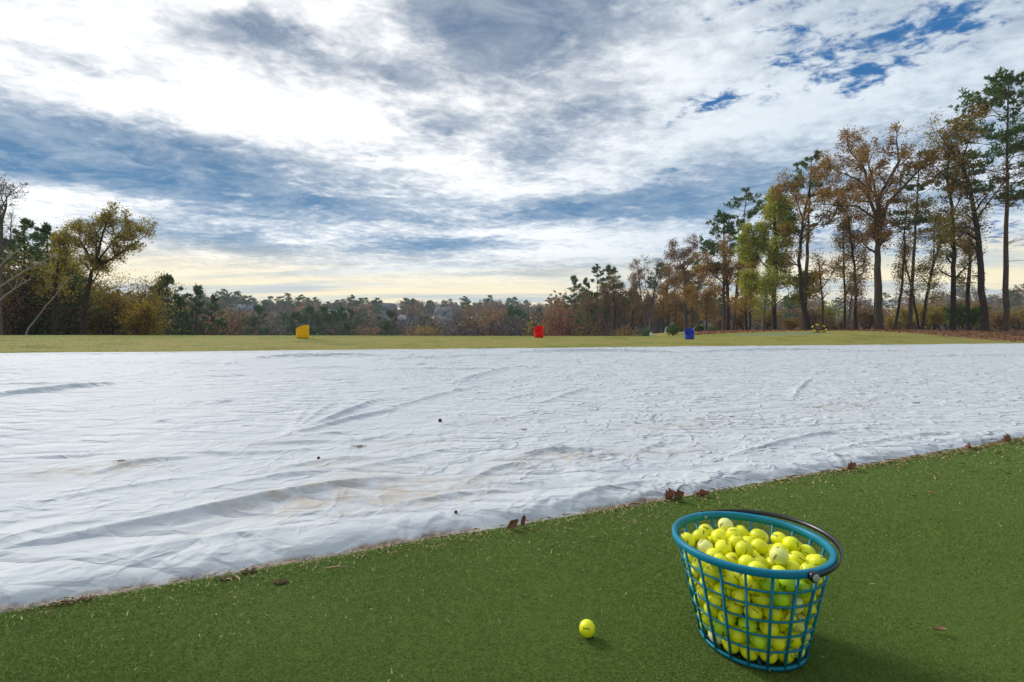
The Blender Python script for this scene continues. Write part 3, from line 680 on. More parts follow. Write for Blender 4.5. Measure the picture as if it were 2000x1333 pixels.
def print_mesh(kind):
    vs = []; fs = []
    def cell(x0, y0, x1, y1, lon0, lat0):
        b = len(vs); nx = max(1, int((x1 - x0) / 0.0018))
        for i in range(nx + 1):
            for y in (y0, y1):
                lo = lon0 + (x0 + (x1 - x0) * i / nx) / BR; la = lat0 + y / BR; r = BR + 0.00012
                vs.append((r * math.cos(la) * math.cos(lo), r * math.cos(la) * math.sin(lo), r * math.sin(la)))
        for i in range(nx): fs.append((b + 2 * i, b + 2 * i + 2, b + 2 * i + 3, b + 2 * i + 1))
    def word(lon, lat, k):
        x = -0.5 * 5 * 5 * k
        for ch in "RANGE":
            for r, row in enumerate(GLY[ch]):
                for c, v in enumerate(row):
                    if v == '1': cell(x + c * k, (2 - r) * k * 1.25, x + (c + 1) * k, (3 - r) * k * 1.25, lon, lat)
            x += 5 * k
    if kind == 0:
        word(0, 0, 0.0008); cell(-0.008, -0.0009, 0.008, 0.0005, 1.6, 0.0); cell(-0.008, 0.0016, 0.008, 0.0030, 1.6, 0.0); cell(-0.007, 0, 0.007, 0.0013, -1.7, .3); word(3.14, 0.5, 0.0007)
    elif kind == 1:
        word(0, 0.2, 0.0008); word(math.pi, -0.3, 0.0008); cell(-0.009, -0.0008, 0.009, 0.0008, 1.4, -0.4); cell(-0.009, -0.0008, 0.009, 0.0008, -1.5, 0.4)
    else:
        for q in (-0.0022, 0, 0.0022): cell(-0.006, q - 0.0005, 0.006, q + 0.0005, 0, 0)
        word(2.2, 0.1, 0.0008); word(-2.6, 0.3, 0.0007); cell(-0.012, -0.0005, 0.012, 0.0005, -1.6, -0.5)
    return vs, fs
def ball_mesh(mat, kind):
    me = sphere_mesh('golf_ball', mat); co = [tuple(v.co) for v in me.vertices]; fa = [tuple(f.vertices) for f in me.polygons]; bpy.data.meshes.remove(me)
    vs, fs = print_mesh(kind); b = len(co)
    return raw_mesh('golf_ball', co + vs, fa + [tuple(i + b for i in f) for f in fs], [mat, M['ink']], True, [0] * len(fa) + [1] * len(fs))
ball_me = [[ball_mesh(M[k], q) for q in range(3)] for k in ('ball', 'ball_pale', 'ball_lime')]
BALLS = np.array([792,67,296,1089,-228,313,575,420,281,-103,-676,295,-599,406,303,786,331,629,225,659,297,630,-319,288,797,-184,637,745,829,304,-523,-447,292,-249,645,301,-1110,68,303,917,760,686,-1060,-343,290,312,-592,299,389,1045,306,1148,428,813,253,-1082,302,38,907,1213,-1158,351,694,-423,1027,294,-767,798,302,-18,1109,297,627,-909,301,-548,-976,298,-1178,-162,648,925,-617,301,-8,817,600,-156,-1098,306,441,-1108,675,994,495,303,-1259,69,991,-1015,468,312,1148,156,489,798,-889,679,-769,-254,569,28,-1204,673,292,845,888,145,-813,607,-601,504,712,-955,720,672,515,653,603,1204,-172,733,-857,-703,293,-197,-847,918,563,-540,635,1058,-559,690,-834,946,1014,590,1051,672,-246,1161,646,1296,-20,1117,1050,734,1090,1257,387,1218,-1039,-571,641,934,80,929,-809,163,581,371,1222,1035,-399,-720,583,-641,1003,648,-201,-1255,1026,-233,-956,1325,544,-756,994,-856,297,981,-338,802,855,187,1181,657,-385,-1130,660,-1192,-408,992,-839,-420,1224,989,-792,1036,1001,331,1631,-473,1173,999,654,626,994,566,-1161,1076,-365,897,1303,-1113,-871,1706,-670,-544,853,191,-983,993,752,1033,1055,140,1338,1370,-772,-903,649,-50,1261,1001,1369,128,1531,-1168,-654,1347,-633,-1096,995,1326,-288,1446,-682,1162,1364,-605,604,1122,-884,-117,943,1434,-158,1836,-856,397,1393,790,-419,983,-575,-745,1210,1204,-429,1065,-1110,625,1054,208,-1306,1247,-762,-652,1575,-1342,158,1393,-558,-1226,1385,447,851,1283,842,339,1239,992,-27,1408,1177,695,1495,-224,1017,1685,-903,-986,1353,747,-631,1348,331,1382,1748,906,1014,1444,837,-21,1803,-655,733,1561,-1316,-259,1360,549,1238,1416,-1322,-500,1711,447,-977,1435,-1007,898,1394,-984,-788,994,-283,1308,1354,737,-1210,1717,729,636,1515,1315,-559,1774,1166,-680,1400,66,-1042,1614,1083,951,1822,350,-1356,1638,-1388,335,1778,-1457,-332,2078,-1243,559,1450,186,-326,1893,532,859,1814,-1416,-86,1732,-161,-1354,1439,-463,-936,1680,954,-389,1625,-432,-1359,1767,787,244,2132,-625,-297,1853,192,988,1598,-343,-589,1985,859,-1035,1355,-970,-284,1603,1065,-940,1716,952,1174,2160,754,1219,1786,-877,1117,1736,-508,1326,1715,-902,504,1817,1178,139,1999,418,50,2044,-91,1416,1719,147,-1516,2212,1304,748,2121,-185,-1075,1968,-142,711,1972,-481,481,1859,-674,-852,2038,-1308,-731,2074,1243,-833,2089,-1029,128,1673,-810,-1168,1724,-955,-549,1936,511,-1392,2028,65,1082,1992,741,-697,1828,-1083,-148,1991,-556,916,1932,-1365,616,2096,410,-977,1857,1476,367,2200,858,607,1921,1159,-1062,2437,-817,175,2070,-18,-1440,1827,-665,-473,2239,-1176,821,1776,1361,469,1804,1077,-298,2022,260,722,2110,-1499,91,2108,-292,-1480,2150,-1065,1057,2113,957,-1147,2072,-1241,-960,2426,1441,-464,2168,61,-733,1905,-321,1457,2074,674,855,2214,160,362,1906,-1520,384,2417,1528,-53,2238,-695,-1327,2100,-1037,-1074,2071,549,1397,2114,-1140,97,2336,-5,7,2074,-565,-1476,2476,-721,1308,2083,-428,3,2081,103,1494,2090,340,-589,2191,176,-1091,2192,603,-327,1983,753,-1365,2377,646,-885,2198,-755,646,2196,-287,386,2227,-274,1055,2250,-112,-371,2271,150,319,2331,-164,-817,2307,929,-584,2307,770,-140,2328,333,1089,2324,-1113,-409,2327,240,-87,2427,1072,429,2391,-721,-80,2399,-38,725,2416,-724,1026,2403,533,525,2446,-296,43,2485,-554,-1011,2416,-1090,536,2437,-6,1319,2464,-642,364,2496,1156,12,2437,315,-847,2530,-387,-527,2558]).reshape(-1, 3) * 1e-4

def label_balls(pw):
    """which balls can be seen from the front, and how to point each one out"""
    px = np.stack([CX + FPX * pw[:, 0] / pw[:, 1], HY + FPX * (EYE - pw[:, 2]) / pw[:, 1]], 1)
    rad = FPX * BR / pw[:, 1]; order = np.argsort(np.linalg.norm(pw - np.array([0, 0, EYE]), axis=1))
    buf = -np.ones((380, 380), int); ys, xs = np.mgrid[0:380, 0:380]; ox, oy = px.min(0) - 25
    for i in order:
        d = (xs + ox - px[i, 0]) ** 2 + (ys + oy - px[i, 1]) ** 2
        buf[(d < rad[i] ** 2) & (buf < 0)] = i
    seen = np.array([(buf == i).sum() / (math.pi * rad[i] ** 2) for i in range(len(pw))])
    return px, seen
ORD = ['first', 'second', 'third', 'fourth', 'fifth', 'sixth', 'seventh', 'eighth', 'ninth', 'tenth', 'eleventh', 'twelfth', 'thirteenth', 'fourteenth', 'fifteenth', 'sixteenth']
def build_balls():
    rnd = random.Random(8); Mw = basket.matrix_world
    pw = np.array([tuple(Mw @ Vector(p)) for p in BALLS]); px, seen = label_balls(pw)
    # on the heap (looked at over the rim) or behind the lattice
    rim_front = lambda x: np.interp(x, [1320, 1345, 1400, 1450, 1500, 1550, 1600, 1648], [1040, 1078, 1108, 1124, 1134, 1138, 1133, 1100])
    heap = px[:, 1] < rim_front(px[:, 0])
    labels = {}
    for is_heap, rows, step, top in ((True, 'heap', 15.5, None), (False, 'lattice', 24, None)):
        ids = [i for i in range(len(pw)) if heap[i] == is_heap and seen[i] > 0.12]
        if is_heap: key = {i: px[i, 1] - 0.20 * (px[i, 0] - 1480) for i in ids}
        else: key = {i: px[i, 1] - 0.13 * (px[i, 0] - 1480) for i in ids}
        ids.sort(key=lambda i: key[i]); k0 = key[ids[0]]
        byrow = {}
        for i in ids: byrow.setdefault(int((key[i] - k0) / step), []).append(i)
        for rn, r_ in enumerate(sorted(byrow)):
            row = sorted(byrow[r_], key=lambda i: px[i, 0])
            for cn, i in enumerate(row): labels[i] = (is_heap, rn, cn, len(byrow), len(row))
    kinds = []
    for i in range(len(pw)):
        q = rnd.random(); kinds.append(1 if q < 0.17 else 2 if (q < 0.30 and not heap[i]) else 0)
    for i, p in enumerate(pw):
        o = bpy.data.objects.new('golf_ball', ball_me[kinds[i]][rnd.randrange(3)]); COL.objects.link(o); o.location = p
        o.rotation_euler = (rnd.uniform(0, 6.28), rnd.uniform(0, 6.28), rnd.uniform(0, 6.28))
        adj = ('yellow', 'faded pale yellow', 'lime yellow')[kinds[i]]
        if i in labels:
            h, rn, cn, nr, nc = labels[i]
            if h: lab = f'{adj} golf ball atop the heap, {ORD[rn]} row from back rim, {ORD[cn]} from left'
            else: lab = f'{adj} golf ball behind basket lattice, {ORD[rn]} row below rim, {ORD[cn]} from left'
        else: lab = 'yellow golf ball buried in the basket behind the other balls'
        tag(o, lab, 'golf ball', 'golf balls filling the blue basket')
build_balls()
def loose_ball(p, rot, label, group=None, kind=0, pr=0):
    o = bpy.data.objects.new('golf_ball', ball_me[kind][pr or 0]); COL.objects.link(o); o.location = p; o.rotation_euler = rot
    tag(o, label, 'golf ball', group)
q = at(1147, 1246); loose_ball((q.x, q.y, BR + 0.003), (R(0), R(-28), R(-105)), 'single yellow golf ball lying alone on the green turf left of the basket')
for px, py, lab in ((564, 660.5, 'farthest left of the yellow balls beside the yellow barrel'), (577, 657.6, 'close to the left side of the yellow barrel'), (607, 664, 'on the grass just in front right of the yellow barrel'),
                    (1072, 661, 'at the right foot of the red barrel'), (1165, 662.5, 'on the grass midway between red and blue barrels'), (1234, 665, 'on the grass left of the white marker post'),
                    (1280, 673.5, 'near the cover edge left of the blue barrel'), (1312, 672.5, 'near the cover edge just below the blue barrel'), (1363, 659, 'at the right side of the blue barrel'),
                    (1428, 661, 'on the grass right of the blue barrel'), (1743, 657, 'beside the brown leaves under the large oak')):
    q = at(px, py); loose_ball((q.x, q.y, q.z + BR * 1.6), (0.3, 0.5, px), 'tiny yellow golf ball ' + lab, 'golf balls lying on the far grass', 0, None)

# ------------------------------------------------------------------ target barrels: plastic drums cut on the slant
def barrel(name, mat, px, py, Y, dia, h_hi, h_lo, az, label, ex=1.4, corner=0.0):
    r = dia / 2; q = Vector((world_x(px, Y), Y, 0)); q.z = gz(q.x, q.y)
    root = empty(name, q, 0); tag(root, label, 'target barrel')
    n = 56; nz = 26
    low = Vector((math.cos(az), math.sin(az)))
    def cut(x, y):
        s = (x * low.x + y * low.y) / r; t = (1 - s) / 2; t = t - corner * max(0, (t - 0.72) / 0.28) ** 2.2      # 0 on the low side, 1 on the high side
        return h_lo + (h_hi - h_lo) * (1 - (1 - min(1, max(0, t))) ** ex)
    def shell(rad, z0):
        vs = []
        for i in range(n):
            c, s = math.cos(2 * math.pi * i / n), math.sin(2 * math.pi * i / n); zt = cut(r * c, r * s)
            for k in range(nz + 1):
                z = z0 + (zt - z0) * k / nz
                rib = 0.012 * math.exp(-((z - 0.16) / 0.018) ** 2) + 0.012 * math.exp(-((z - 0.36) / 0.018) ** 2)
                foot = -0.045 * max(0, 1 - z / 0.055) ** 2
                vs.append(((rad + rib + foot) * c, (rad + rib + foot) * s, z))
        fs = []
        for i in range(n):
            j = (i + 1) % n
            for k in range(nz): fs.append((i * (nz + 1) + k, j * (nz + 1) + k, j * (nz + 1) + k + 1, i * (nz + 1) + k + 1))
        return vs, fs
    m = MB(); a, fa = shell(r, 0.0); b, fb = shell(r - 0.012, 0.02); m.add(a, fa); m.add(b, [f[::-1] for f in fb])
    m.add(a[0::nz + 1], [tuple(range(n))[::-1]]); m.add(b[0::nz + 1], [tuple(range(n))])
    m.build('drum_body', mat, root, smooth=True)
    m = MB(); pts = []
    for i in range(n + 1):
        c, s = math.cos(2 * math.pi * i / n), math.sin(2 * math.pi * i / n); pts.append(((r - 0.006) * c, (r - 0.006) * s, cut(r * c, r * s)))
    m.tube(pts, 0.013, 6, cap=False); m.build('cut_edge', mat, root, smooth=True)
    return root
barrel('target_barrel', M['barrel_yellow'], 591, 660, 21.5, 0.565, 0.62, 0.41, R(196), 'yellow plastic drum cut on a slant standing on the grass', 2.2, 0.6)
barrel('target_barrel', M['barrel_red'], 1052.5, 661, 27.0, 0.56, 0.70, 0.24, R(256), 'red plastic drum cut on a slant standing on the grass')
barrel('target_barrel', M['barrel_blue'], 1346.5, 660, 27.9, 0.55, 0.66, 0.20, R(244), 'blue plastic drum cut open on a slant standing on the grass')

# pop-up chipping target: padded ring with yellow sleeves, sagging net, two legs and a ground bar
def chipping_target():
    Y = 33.2; x = world_x(1600, Y); z0 = gz(x, Y); root = empty('chipping_target', (x, Y, z0))
    tag(root, 'round black and yellow chipping net leaning on two legs by the trees', 'chipping net')
    a, b = 0.50, 0.30; cz = 0.33; rot = Matrix.Rotation(R(32), 3, 'X')
    P_ = lambda t, k=1.0: Vector((a * k * math.cos(t), 0, b * k * math.sin(t))); tilt = Matrix.Rotation(R(-28), 3, 'X')
    up = lambda t, k=1.0: tilt @ P_(t, k) + Vector((0, 0, cz))
    m = MB(); m.tube([up(2 * math.pi * i / 60) for i in range(61)], 0.033, 8, cap=False); m.build('ring', M['net_black'], root, smooth=True)
    for k in range(6):
        t0 = R(22 + 60 * k); m = MB(); m.tube([up(t0 + R(28) * i / 8) for i in range(9)], 0.041, 10); m.build('sleeve', M['net_yellow'], root, smooth=True)
    m = MB()
    for k in range(-7, 8):
        f = k / 8; w = math.sqrt(1 - f * f)
        m.tube([tilt @ Vector((a * f, 0.10 * (1 - f * f - (b * w * j / 6 / b) ** 2 * 1), b * w * j / 6)) + Vector((0, 0, cz)) for j in range(-6, 7)], 0.004, 3)
        m.tube([tilt @ Vector((a * w * j / 6, 0.10 * (1 - f * f - (w * j / 6) ** 2), b * f)) + Vector((0, 0, cz)) for j in range(-6, 7)], 0.004, 3)
    m.build('net', M['net_black'], root)
    for sx in (-1, 1):
        m = MB(); m.tube([Vector((sx * 0.40, -0.09, 0.19)), Vector((sx * 0.41, -0.12, 0.0))], 0.014, 6); m.tube([Vector((sx * 0.41, -0.12, 0.012)), Vector((sx * 0.40, 0.35, 0.012))], 0.012, 6); m.build('leg', M['net_black'], root)
    m = MB(); m.tube([Vector((-0.41, -0.12, 0.03)), Vector((0, -0.13, 0.02)), Vector((0.41, -0.12, 0.03))], 0.016, 6); m.build('ground_bar', M['net_black'], root)
chipping_target()

def tee_marker():
    Y = 39.5; x = world_x(1271.5, Y); root = empty('marker_post', (x, Y, gz(x, Y) - 0.02))
    tag(root, 'small white two-legged marker standing at the edge of the trees', 'marker')
    for sx in (-1, 1):
        m = MB(); m.box((sx * 0.075 - 0.035, -0.03, 0), (sx * 0.075 + 0.035, 0.03, 0.40)); m.build('leg', M['white_paint'], root)
    m = MB(); m.box((-0.04, -0.025, 0.14), (0.04, 0.025, 0.27)); m.build('cross_panel', M['white_paint'], root)
tee_marker()

# ------------------------------------------------------------------ leaves and bits lying about
def leaf_shape(L, W_, lobes, curl, seed, stem=True):
    """a lobed dry leaf, curled, with a little thickness and a stalk"""
    rnd = random.Random(seed); n = 28; out = []
    for i in range(n + 1):
        t = i / n; w = math.sin(math.pi * min(1, t * 1.02)) ** 0.7 * (0.85 + 0.15 * math.cos(2 * math.pi * lobes * t)) * W_ * rnd.uniform(0.92, 1.06)
        out.append((t * L, max(0.0015, w)))
    vs = []; fs = []
    for sgn in (1, -1):
        for (x, w) in out:
            for f in (-1, -0.5, 0, 0.5, 1):
                y = f * w; z = curl * (f * f * w * 1.6 + 0.8 * (x / L - 0.4) ** 2 * L) + 0.0006 * sgn
                vs.append((x, y, z))
        b = 0 if sgn == 1 else (n + 1) * 5
        for i in range(n):
            for k in range(4):
                q = (b + i * 5 + k, b + (i + 1) * 5 + k, b + (i + 1) * 5 + k + 1, b + i * 5 + k + 1); fs.append(q if sgn == -1 else q[::-1])
    m = MB(); m.add(vs, fs)
    if stem: m.tube([(0, 0, 0.0005 + curl * .12 * L), (-0.25 * L, 0.02 * L, 0.004)], 0.0009, 5)
    return m
def leaf(px, py, L, W_, lobes, curl, mat, rot, label, seed, cover=True, lift=0.004):
    q = on_cover(px, py) if cover else at(px, py)
    if not cover: q.z = max(q.z, 0.004)
    m = leaf_shape(L, W_, lobes, curl, seed); o = m.build('dead_leaf', M[mat], None, smooth=True)
    o.location = q + Vector((0, 0, lift)); o.rotation_euler = rot
    tag(o, label, 'leaf', 'dry leaves lying about')
leaf(1303, 970, 0.068, 0.024, 3, 1.2, 'leaf_red', (R(-55), R(-20), R(20)), 'dark red curled oak leaf on the cover edge above the basket', 1)
leaf(1318, 966, 0.06, 0.024, 3, 1.0, 'leaf_brown', (R(40), R(-30), R(-15)), 'brown leaf leaning against the dark red oak leaf on the cover edge', 2)
leaf(1358, 964, 0.075, 0.02, 2, 0.7, 'leaf_red', (R(-60), R(-10), R(-12)), 'dark pointed leaf on the cover edge directly above the basket rim', 3)
leaf(990, 1026, 0.06, 0.019, 2, 0.6, 'leaf_brown', (R(75), R(-35), R(20)), 'broad brown leaf propped on the cover edge near its middle', 4)
leaf(1019, 1018, 0.05, 0.014, 1, 0.4, 'leaf_brown', (R(80), R(-78), R(30)), 'upright narrow brown leaf beside the broad one on the cover edge', 5)
leaf(1655, 914, 0.075, 0.022, 3, 0.9, 'leaf_brown', (R(30), R(-15), R(25)), 'ragged brown leaf on the cover edge behind the basket', 6)
leaf(1893, 877, 0.08, 0.02, 2, 0.7, 'leaf_red', (R(-50), R(-20), R(35)), 'small dark leaf on the cover edge towards the right', 7)
leaf(1966, 862, 0.08, 0.027, 3, 1.1, 'leaf_red', (R(-50), R(-25), R(10)), 'reddish curled leaf at the far right end of the cover edge', 8)
leaf(1822, 1236, 0.03, 0.008, 1, 0.8, 'leaf_tan', (R(10), R(-5), R(-25)), 'pale tan leaf lying on the turf right of the basket', 9, False)
leaf(1031, 1077, 0.012, 0.005, 1, 0.6, 'leaf_tan', (0, 0, 0.5), 'little tan leaf scrap on the turf below the cover edge', 10, False)

def cone_at(px, py, s, label, seed):
    rnd = random.Random(seed); q = on_cover(px, py); m = MB()
    for i in range(46):
        t = (i + 0.5) / 46; a = i * 2.39996; rr = s * 0.5 * math.sin(math.pi * (0.12 + 0.8 * t)); z = s * 0.9 * t
        c = Vector((rr * math.cos(a) * 0.6, rr * math.sin(a) * 0.6, z)); d = Vector((math.cos(a), math.sin(a), 0.7)).normalized(); e = d.cross(Vector((0, 0, 1))).normalized()
        w = s * 0.13; m.add([c - e * w, c + e * w, c + d * s * 0.30 + e * w * 0.7, c + d * s * 0.34, c + d * s * 0.30 - e * w * 0.7], [(0, 1, 2, 3, 4)])
    m.ring_sweep([(0.0, 0.0), (s * 0.3, s * 0.2), (s * 0.36, s * 0.5), (s * 0.2, s * 0.8), (0, s * 0.92)], 14, closed=False)
    o = m.build('pine_cone', M['cone']); o.location = q + Vector((0, 0, s * 0.30)); o.rotation_euler = (R(80), R(10), rnd.uniform(0, 6))
    tag(o, label, 'pine cone', 'small cones on the cover')
cone_at(857, 823, 0.028, 'round brown cone lying on the white cover right of the grass clump', 1)
cone_at(625, 897, 0.018, 'smaller dark cone on the white cover left of the grass clump', 2)
cone_at(887, 1006, 0.014, 'tiny dark seed pod on the cover above the pair of upright leaves', 3)
def tuft_at(px, py, s, label, seed, n=60):
    rnd = random.Random(seed); q = on_cover(px, py); m = MB()
    for i in range(n):
        a = rnd.uniform(0, 6.28); rr = s * abs(rnd.gauss(0, 0.5)); b = Vector((rr * math.cos(a) * 1.5, rr * math.sin(a), 0.002)); d = Vector((rnd.gauss(0, 1), rnd.gauss(0, 0.35), rnd.uniform(0, 0.12))).normalized() * s * rnd.uniform(0.2, 0.7)
        e = Vector((-d.y, d.x, 0)).normalized() * 0.0022; m.add([b - e, b + e, b + d * 0.6 + e * 0.7 + Vector((0, 0, 0.003)), b + d], [(0, 1, 2, 3)])
    o = m.build('grass_clump', M['tuft']); o.location = q + Vector((0, 0, 0.003)); o.rotation_euler = (0, 0, rnd.uniform(-0.3, 0.3))
    tag(o, label, 'grass clump', 'dead grass clumps on the cover')
tuft_at(700, 869, 0.036, 'brown dead grass clump on the cover below the fan of folds', 1)
tuft_at(236, 902, 0.032, 'flat brown grass clump on the left of the cover', 2)
tuft_at(1022, 838, 0.034, 'thin straw-coloured grass wisp near the middle of the cover', 3, 30)
tuft_at(1243, 825, 0.03, 'small dark grass clump on the cover right of its middle', 4, 34)
tuft_at(1428, 813, 0.04, 'straw wisp on the cover left of the longer straw wisps', 5, 26)
tuft_at(1595, 795, 0.06, 'longer straw wisp on the cover right of the steep crease', 6, 26)
tuft_at(1678, 791, 0.05, 'second longer straw wisp on the right of the cover', 7, 22)
tuft_at(1790, 787, 0.07, 'rightmost straw wisp lying on the cover', 8, 26)
tuft_at(945, 684, 0.07, 'scatter of brown grass bits at the far edge of the cover', 9, 40)
tuft_at(1174, 684, 0.05, 'dark grass bit near the far edge of the cover', 10, 24)
def twig(px0, py0, px1, py1, r, mat, label):
    a, b = at(px0, py0), at(px1, py1); a.z = b.z = 0.012; mid = (a + b) / 2 + Vector((0.002, 0.004, 0.003))
    m = MB(); m.tube([a, mid, b], [r, r * 1.1, r * 0.6], 6); o = m.build('straw_stalk', mat); tag(o, label, 'stalk', 'dry stalks on the turf')
twig(633, 1118, 683, 1115, 0.0022, M['leaf_tan'], 'long tan stalk lying on the turf below the cover edge')
twig(461, 1133, 469, 1148, 0.0022, M['leaf_tan'], 'short tan stalk on the turf left of the long one')
twig(427, 1183, 449, 1171, 0.0014, M['leaf_brown'], 'thin brown stalk on the turf below the short tan one')
twig(1812, 966, 1822, 970, 0.004, M['leaf_brown'], 'dark twig scrap on the turf at the right')
def clod(px, py, sx, sy, label, seed):
    rnd = random.Random(seed); q = at(px, py); m = MB()
    for k in range(45):
        c = Vector((rnd.gauss(0, sx * 0.5), rnd.gauss(0, sy * 0.5) + sx * 0, 0.001)); s = rnd.uniform(0.0015, 0.0055)
        m.ring_sweep([(0, s), (s * 0.8, s * 0.55), (s, 0), (s * 0.7, -s * 0.5), (0, -s * 0.6)], 7, closed=False)
        w = 5 * 7; m.v[-w:] = [tuple(Vector((p[0], p[1], p[2] * 0.5)) * rnd.uniform(0.8, 1.25) + c) for p in m.v[-w:]]
    o = m.build('soil_clod', M['soil']); o.location = (q.x, q.y, 0.004); o.rotation_euler = (0, 0, R(22.4)); tag(o, label, 'soil', 'crumbs of soil on the turf')
clod(142, 1177, 0.06, 0.015, 'dark crumbly soil along the cover edge at the left', 1)
clod(488, 1118, 0.035, 0.012, 'dark soil crumbs on the cover edge near the mud stain', 2)
clod(548, 1141, 0.03, 0.02, 'pale scuffed soil patch on the turf below the cover edge', 3)
clod(440, 1133, 0.02, 0.006, 'small soil lump on the turf left of the scuffed patch', 4)

def build_straw():
    rng = np.random.default_rng(3); P_ = []
    n = 4200; u = rng.uniform(-1.7, 6, n); v = V1 - np.abs(rng.exponential(0.030, n)) + 0.004; P_.append((u, v))
    n = 2200; u = rng.uniform(-1.6, 6, n); v = V1 - rng.exponential(0.32, n); P_.append((u, v))
    u = np.concatenate([p[0] for p in P_]); v = np.concatenate([p[1] for p in P_])
    X, Y = xy_of(u, v); k = (Y > 0.95) & (v > -0.5); X = X[k]; Y = Y[k]; n = len(X); s = np.clip(Y / 1.6, 0.7, 2)
    a = rng.uniform(0, math.pi, n); L = rng.exponential(0.0045, n).clip(0.0015, 0.016) * s; w = rng.uniform(0.0004, 0.0012, n) * s
    c = np.stack([X, Y, np.full(n, 0.009)], 1); d = np.stack([np.cos(a) * L, np.sin(a) * L, rng.normal(0, 0.15, n) * L], 1); e = np.stack([-np.sin(a) * w, np.cos(a) * w, np.zeros(n)], 1)
    up_ = np.array([0, 0, 1]) * (L * 0.25)[:, None]
    Vv = np.stack([c - d - e, c - d + e, c + up_ + e, c + d, c + up_ - e], 1).reshape(-1, 3)
    tag(link('straw_bits', raw_mesh('straw_bits', Vv, np.arange(len(Vv)).reshape(-1, 5), M['straw'], False)), 'scattered short bits of pale straw on the green turf', 'straw', kind='stuff')
build_straw()

def build_litter():
    rng = np.random.default_rng(6); n = 26000; az = rng.uniform(0.26, 1.3, n); Y = rng.uniform(26, 62, n); X = az * Y
    k = litter_mask(X, Y) > rng.uniform(0.1, 0.9, n); X = X[k]; Y = Y[k]; n = len(X)
    c = np.stack([X, Y, ground(X, Y) + 0.035], 1); a = rng.normal(size=(n, 3)) * np.array([1, 1, 0.45]); a /= np.linalg.norm(a, axis=1)[:, None]
    b = np.cross(a, rng.normal(size=(n, 3)) * .3 + np.array([0, 0, 1])); b /= np.linalg.norm(b, axis=1)[:, None]; s = rng.uniform(0.05, 0.10, n)[:, None]
    Vv = np.stack([c - a * s, c + b * s * .6, c + a * s, c - b * s * .6], 1).reshape(-1, 3)
    tag(link('leaf_litter', raw_mesh('leaf_litter', Vv, np.arange(len(Vv)).reshape(-1, 4), M['dead_leaf'], False)), 'carpet of fallen brown leaves under the trees on the right', 'fallen leaves', kind='stuff')
build_litter()
def build_lawn_blades():
    rng = np.random.default_rng(16); n = 45000; az = rng.uniform(-1.2, 1.2, n); Y = rng.uniform(9, 36, n) ; X = az * Y; u, v = uv_of(X, Y)
    k = (v > V2 + 0.1) & (v < 33) & (litter_mask(X, Y) < 0.4) & (green_mask(X, Y) < 0.4); X = X[k]; Y = Y[k]; n = len(X)
    c = np.stack([X, Y, ground(X, Y) - 0.004], 1); a = rng.uniform(0, 6.28, n); w = 0.006; e = np.stack([np.cos(a) * w, np.sin(a) * w, np.zeros(n)], 1)
    t = c + np.stack([rng.normal(0, 0.02, n), rng.normal(0, 0.02, n), rng.uniform(0.012, 0.038, n)], 1)
    Vv = np.stack([c - e, c + e, t], 1).reshape(-1, 3)
    m, nn, b = new_mat('lawn_blades'); tcx = nn.node('ShaderNodeTexCoord').outputs['Object']; g = nn.math('ADD', nn.math('MULTIPLY', nn.node('ShaderNodeNewGeometry').outputs['Random Per Island'], 0.35), nn.math('MULTIPLY', nn.noise(tcx, 0.7, 6, 0.7), 0.75))
    nn.put(b.inputs['Base Color'], nn.ramp(g, [(0.2, (0.13, 0.155, 0.025)), (0.5, (0.25, 0.225, 0.06)), (0.8, (0.38, 0.32, 0.12))])); b.inputs['Roughness'].default_value = 0.8
    tag(link('lawn_grass', raw_mesh('lawn_grass', Vv, np.arange(len(Vv)).reshape(-1, 3), m, False)), 'short dormant yellow-green grass beyond the white cover', 'grass', kind='stuff')
build_lawn_blades()
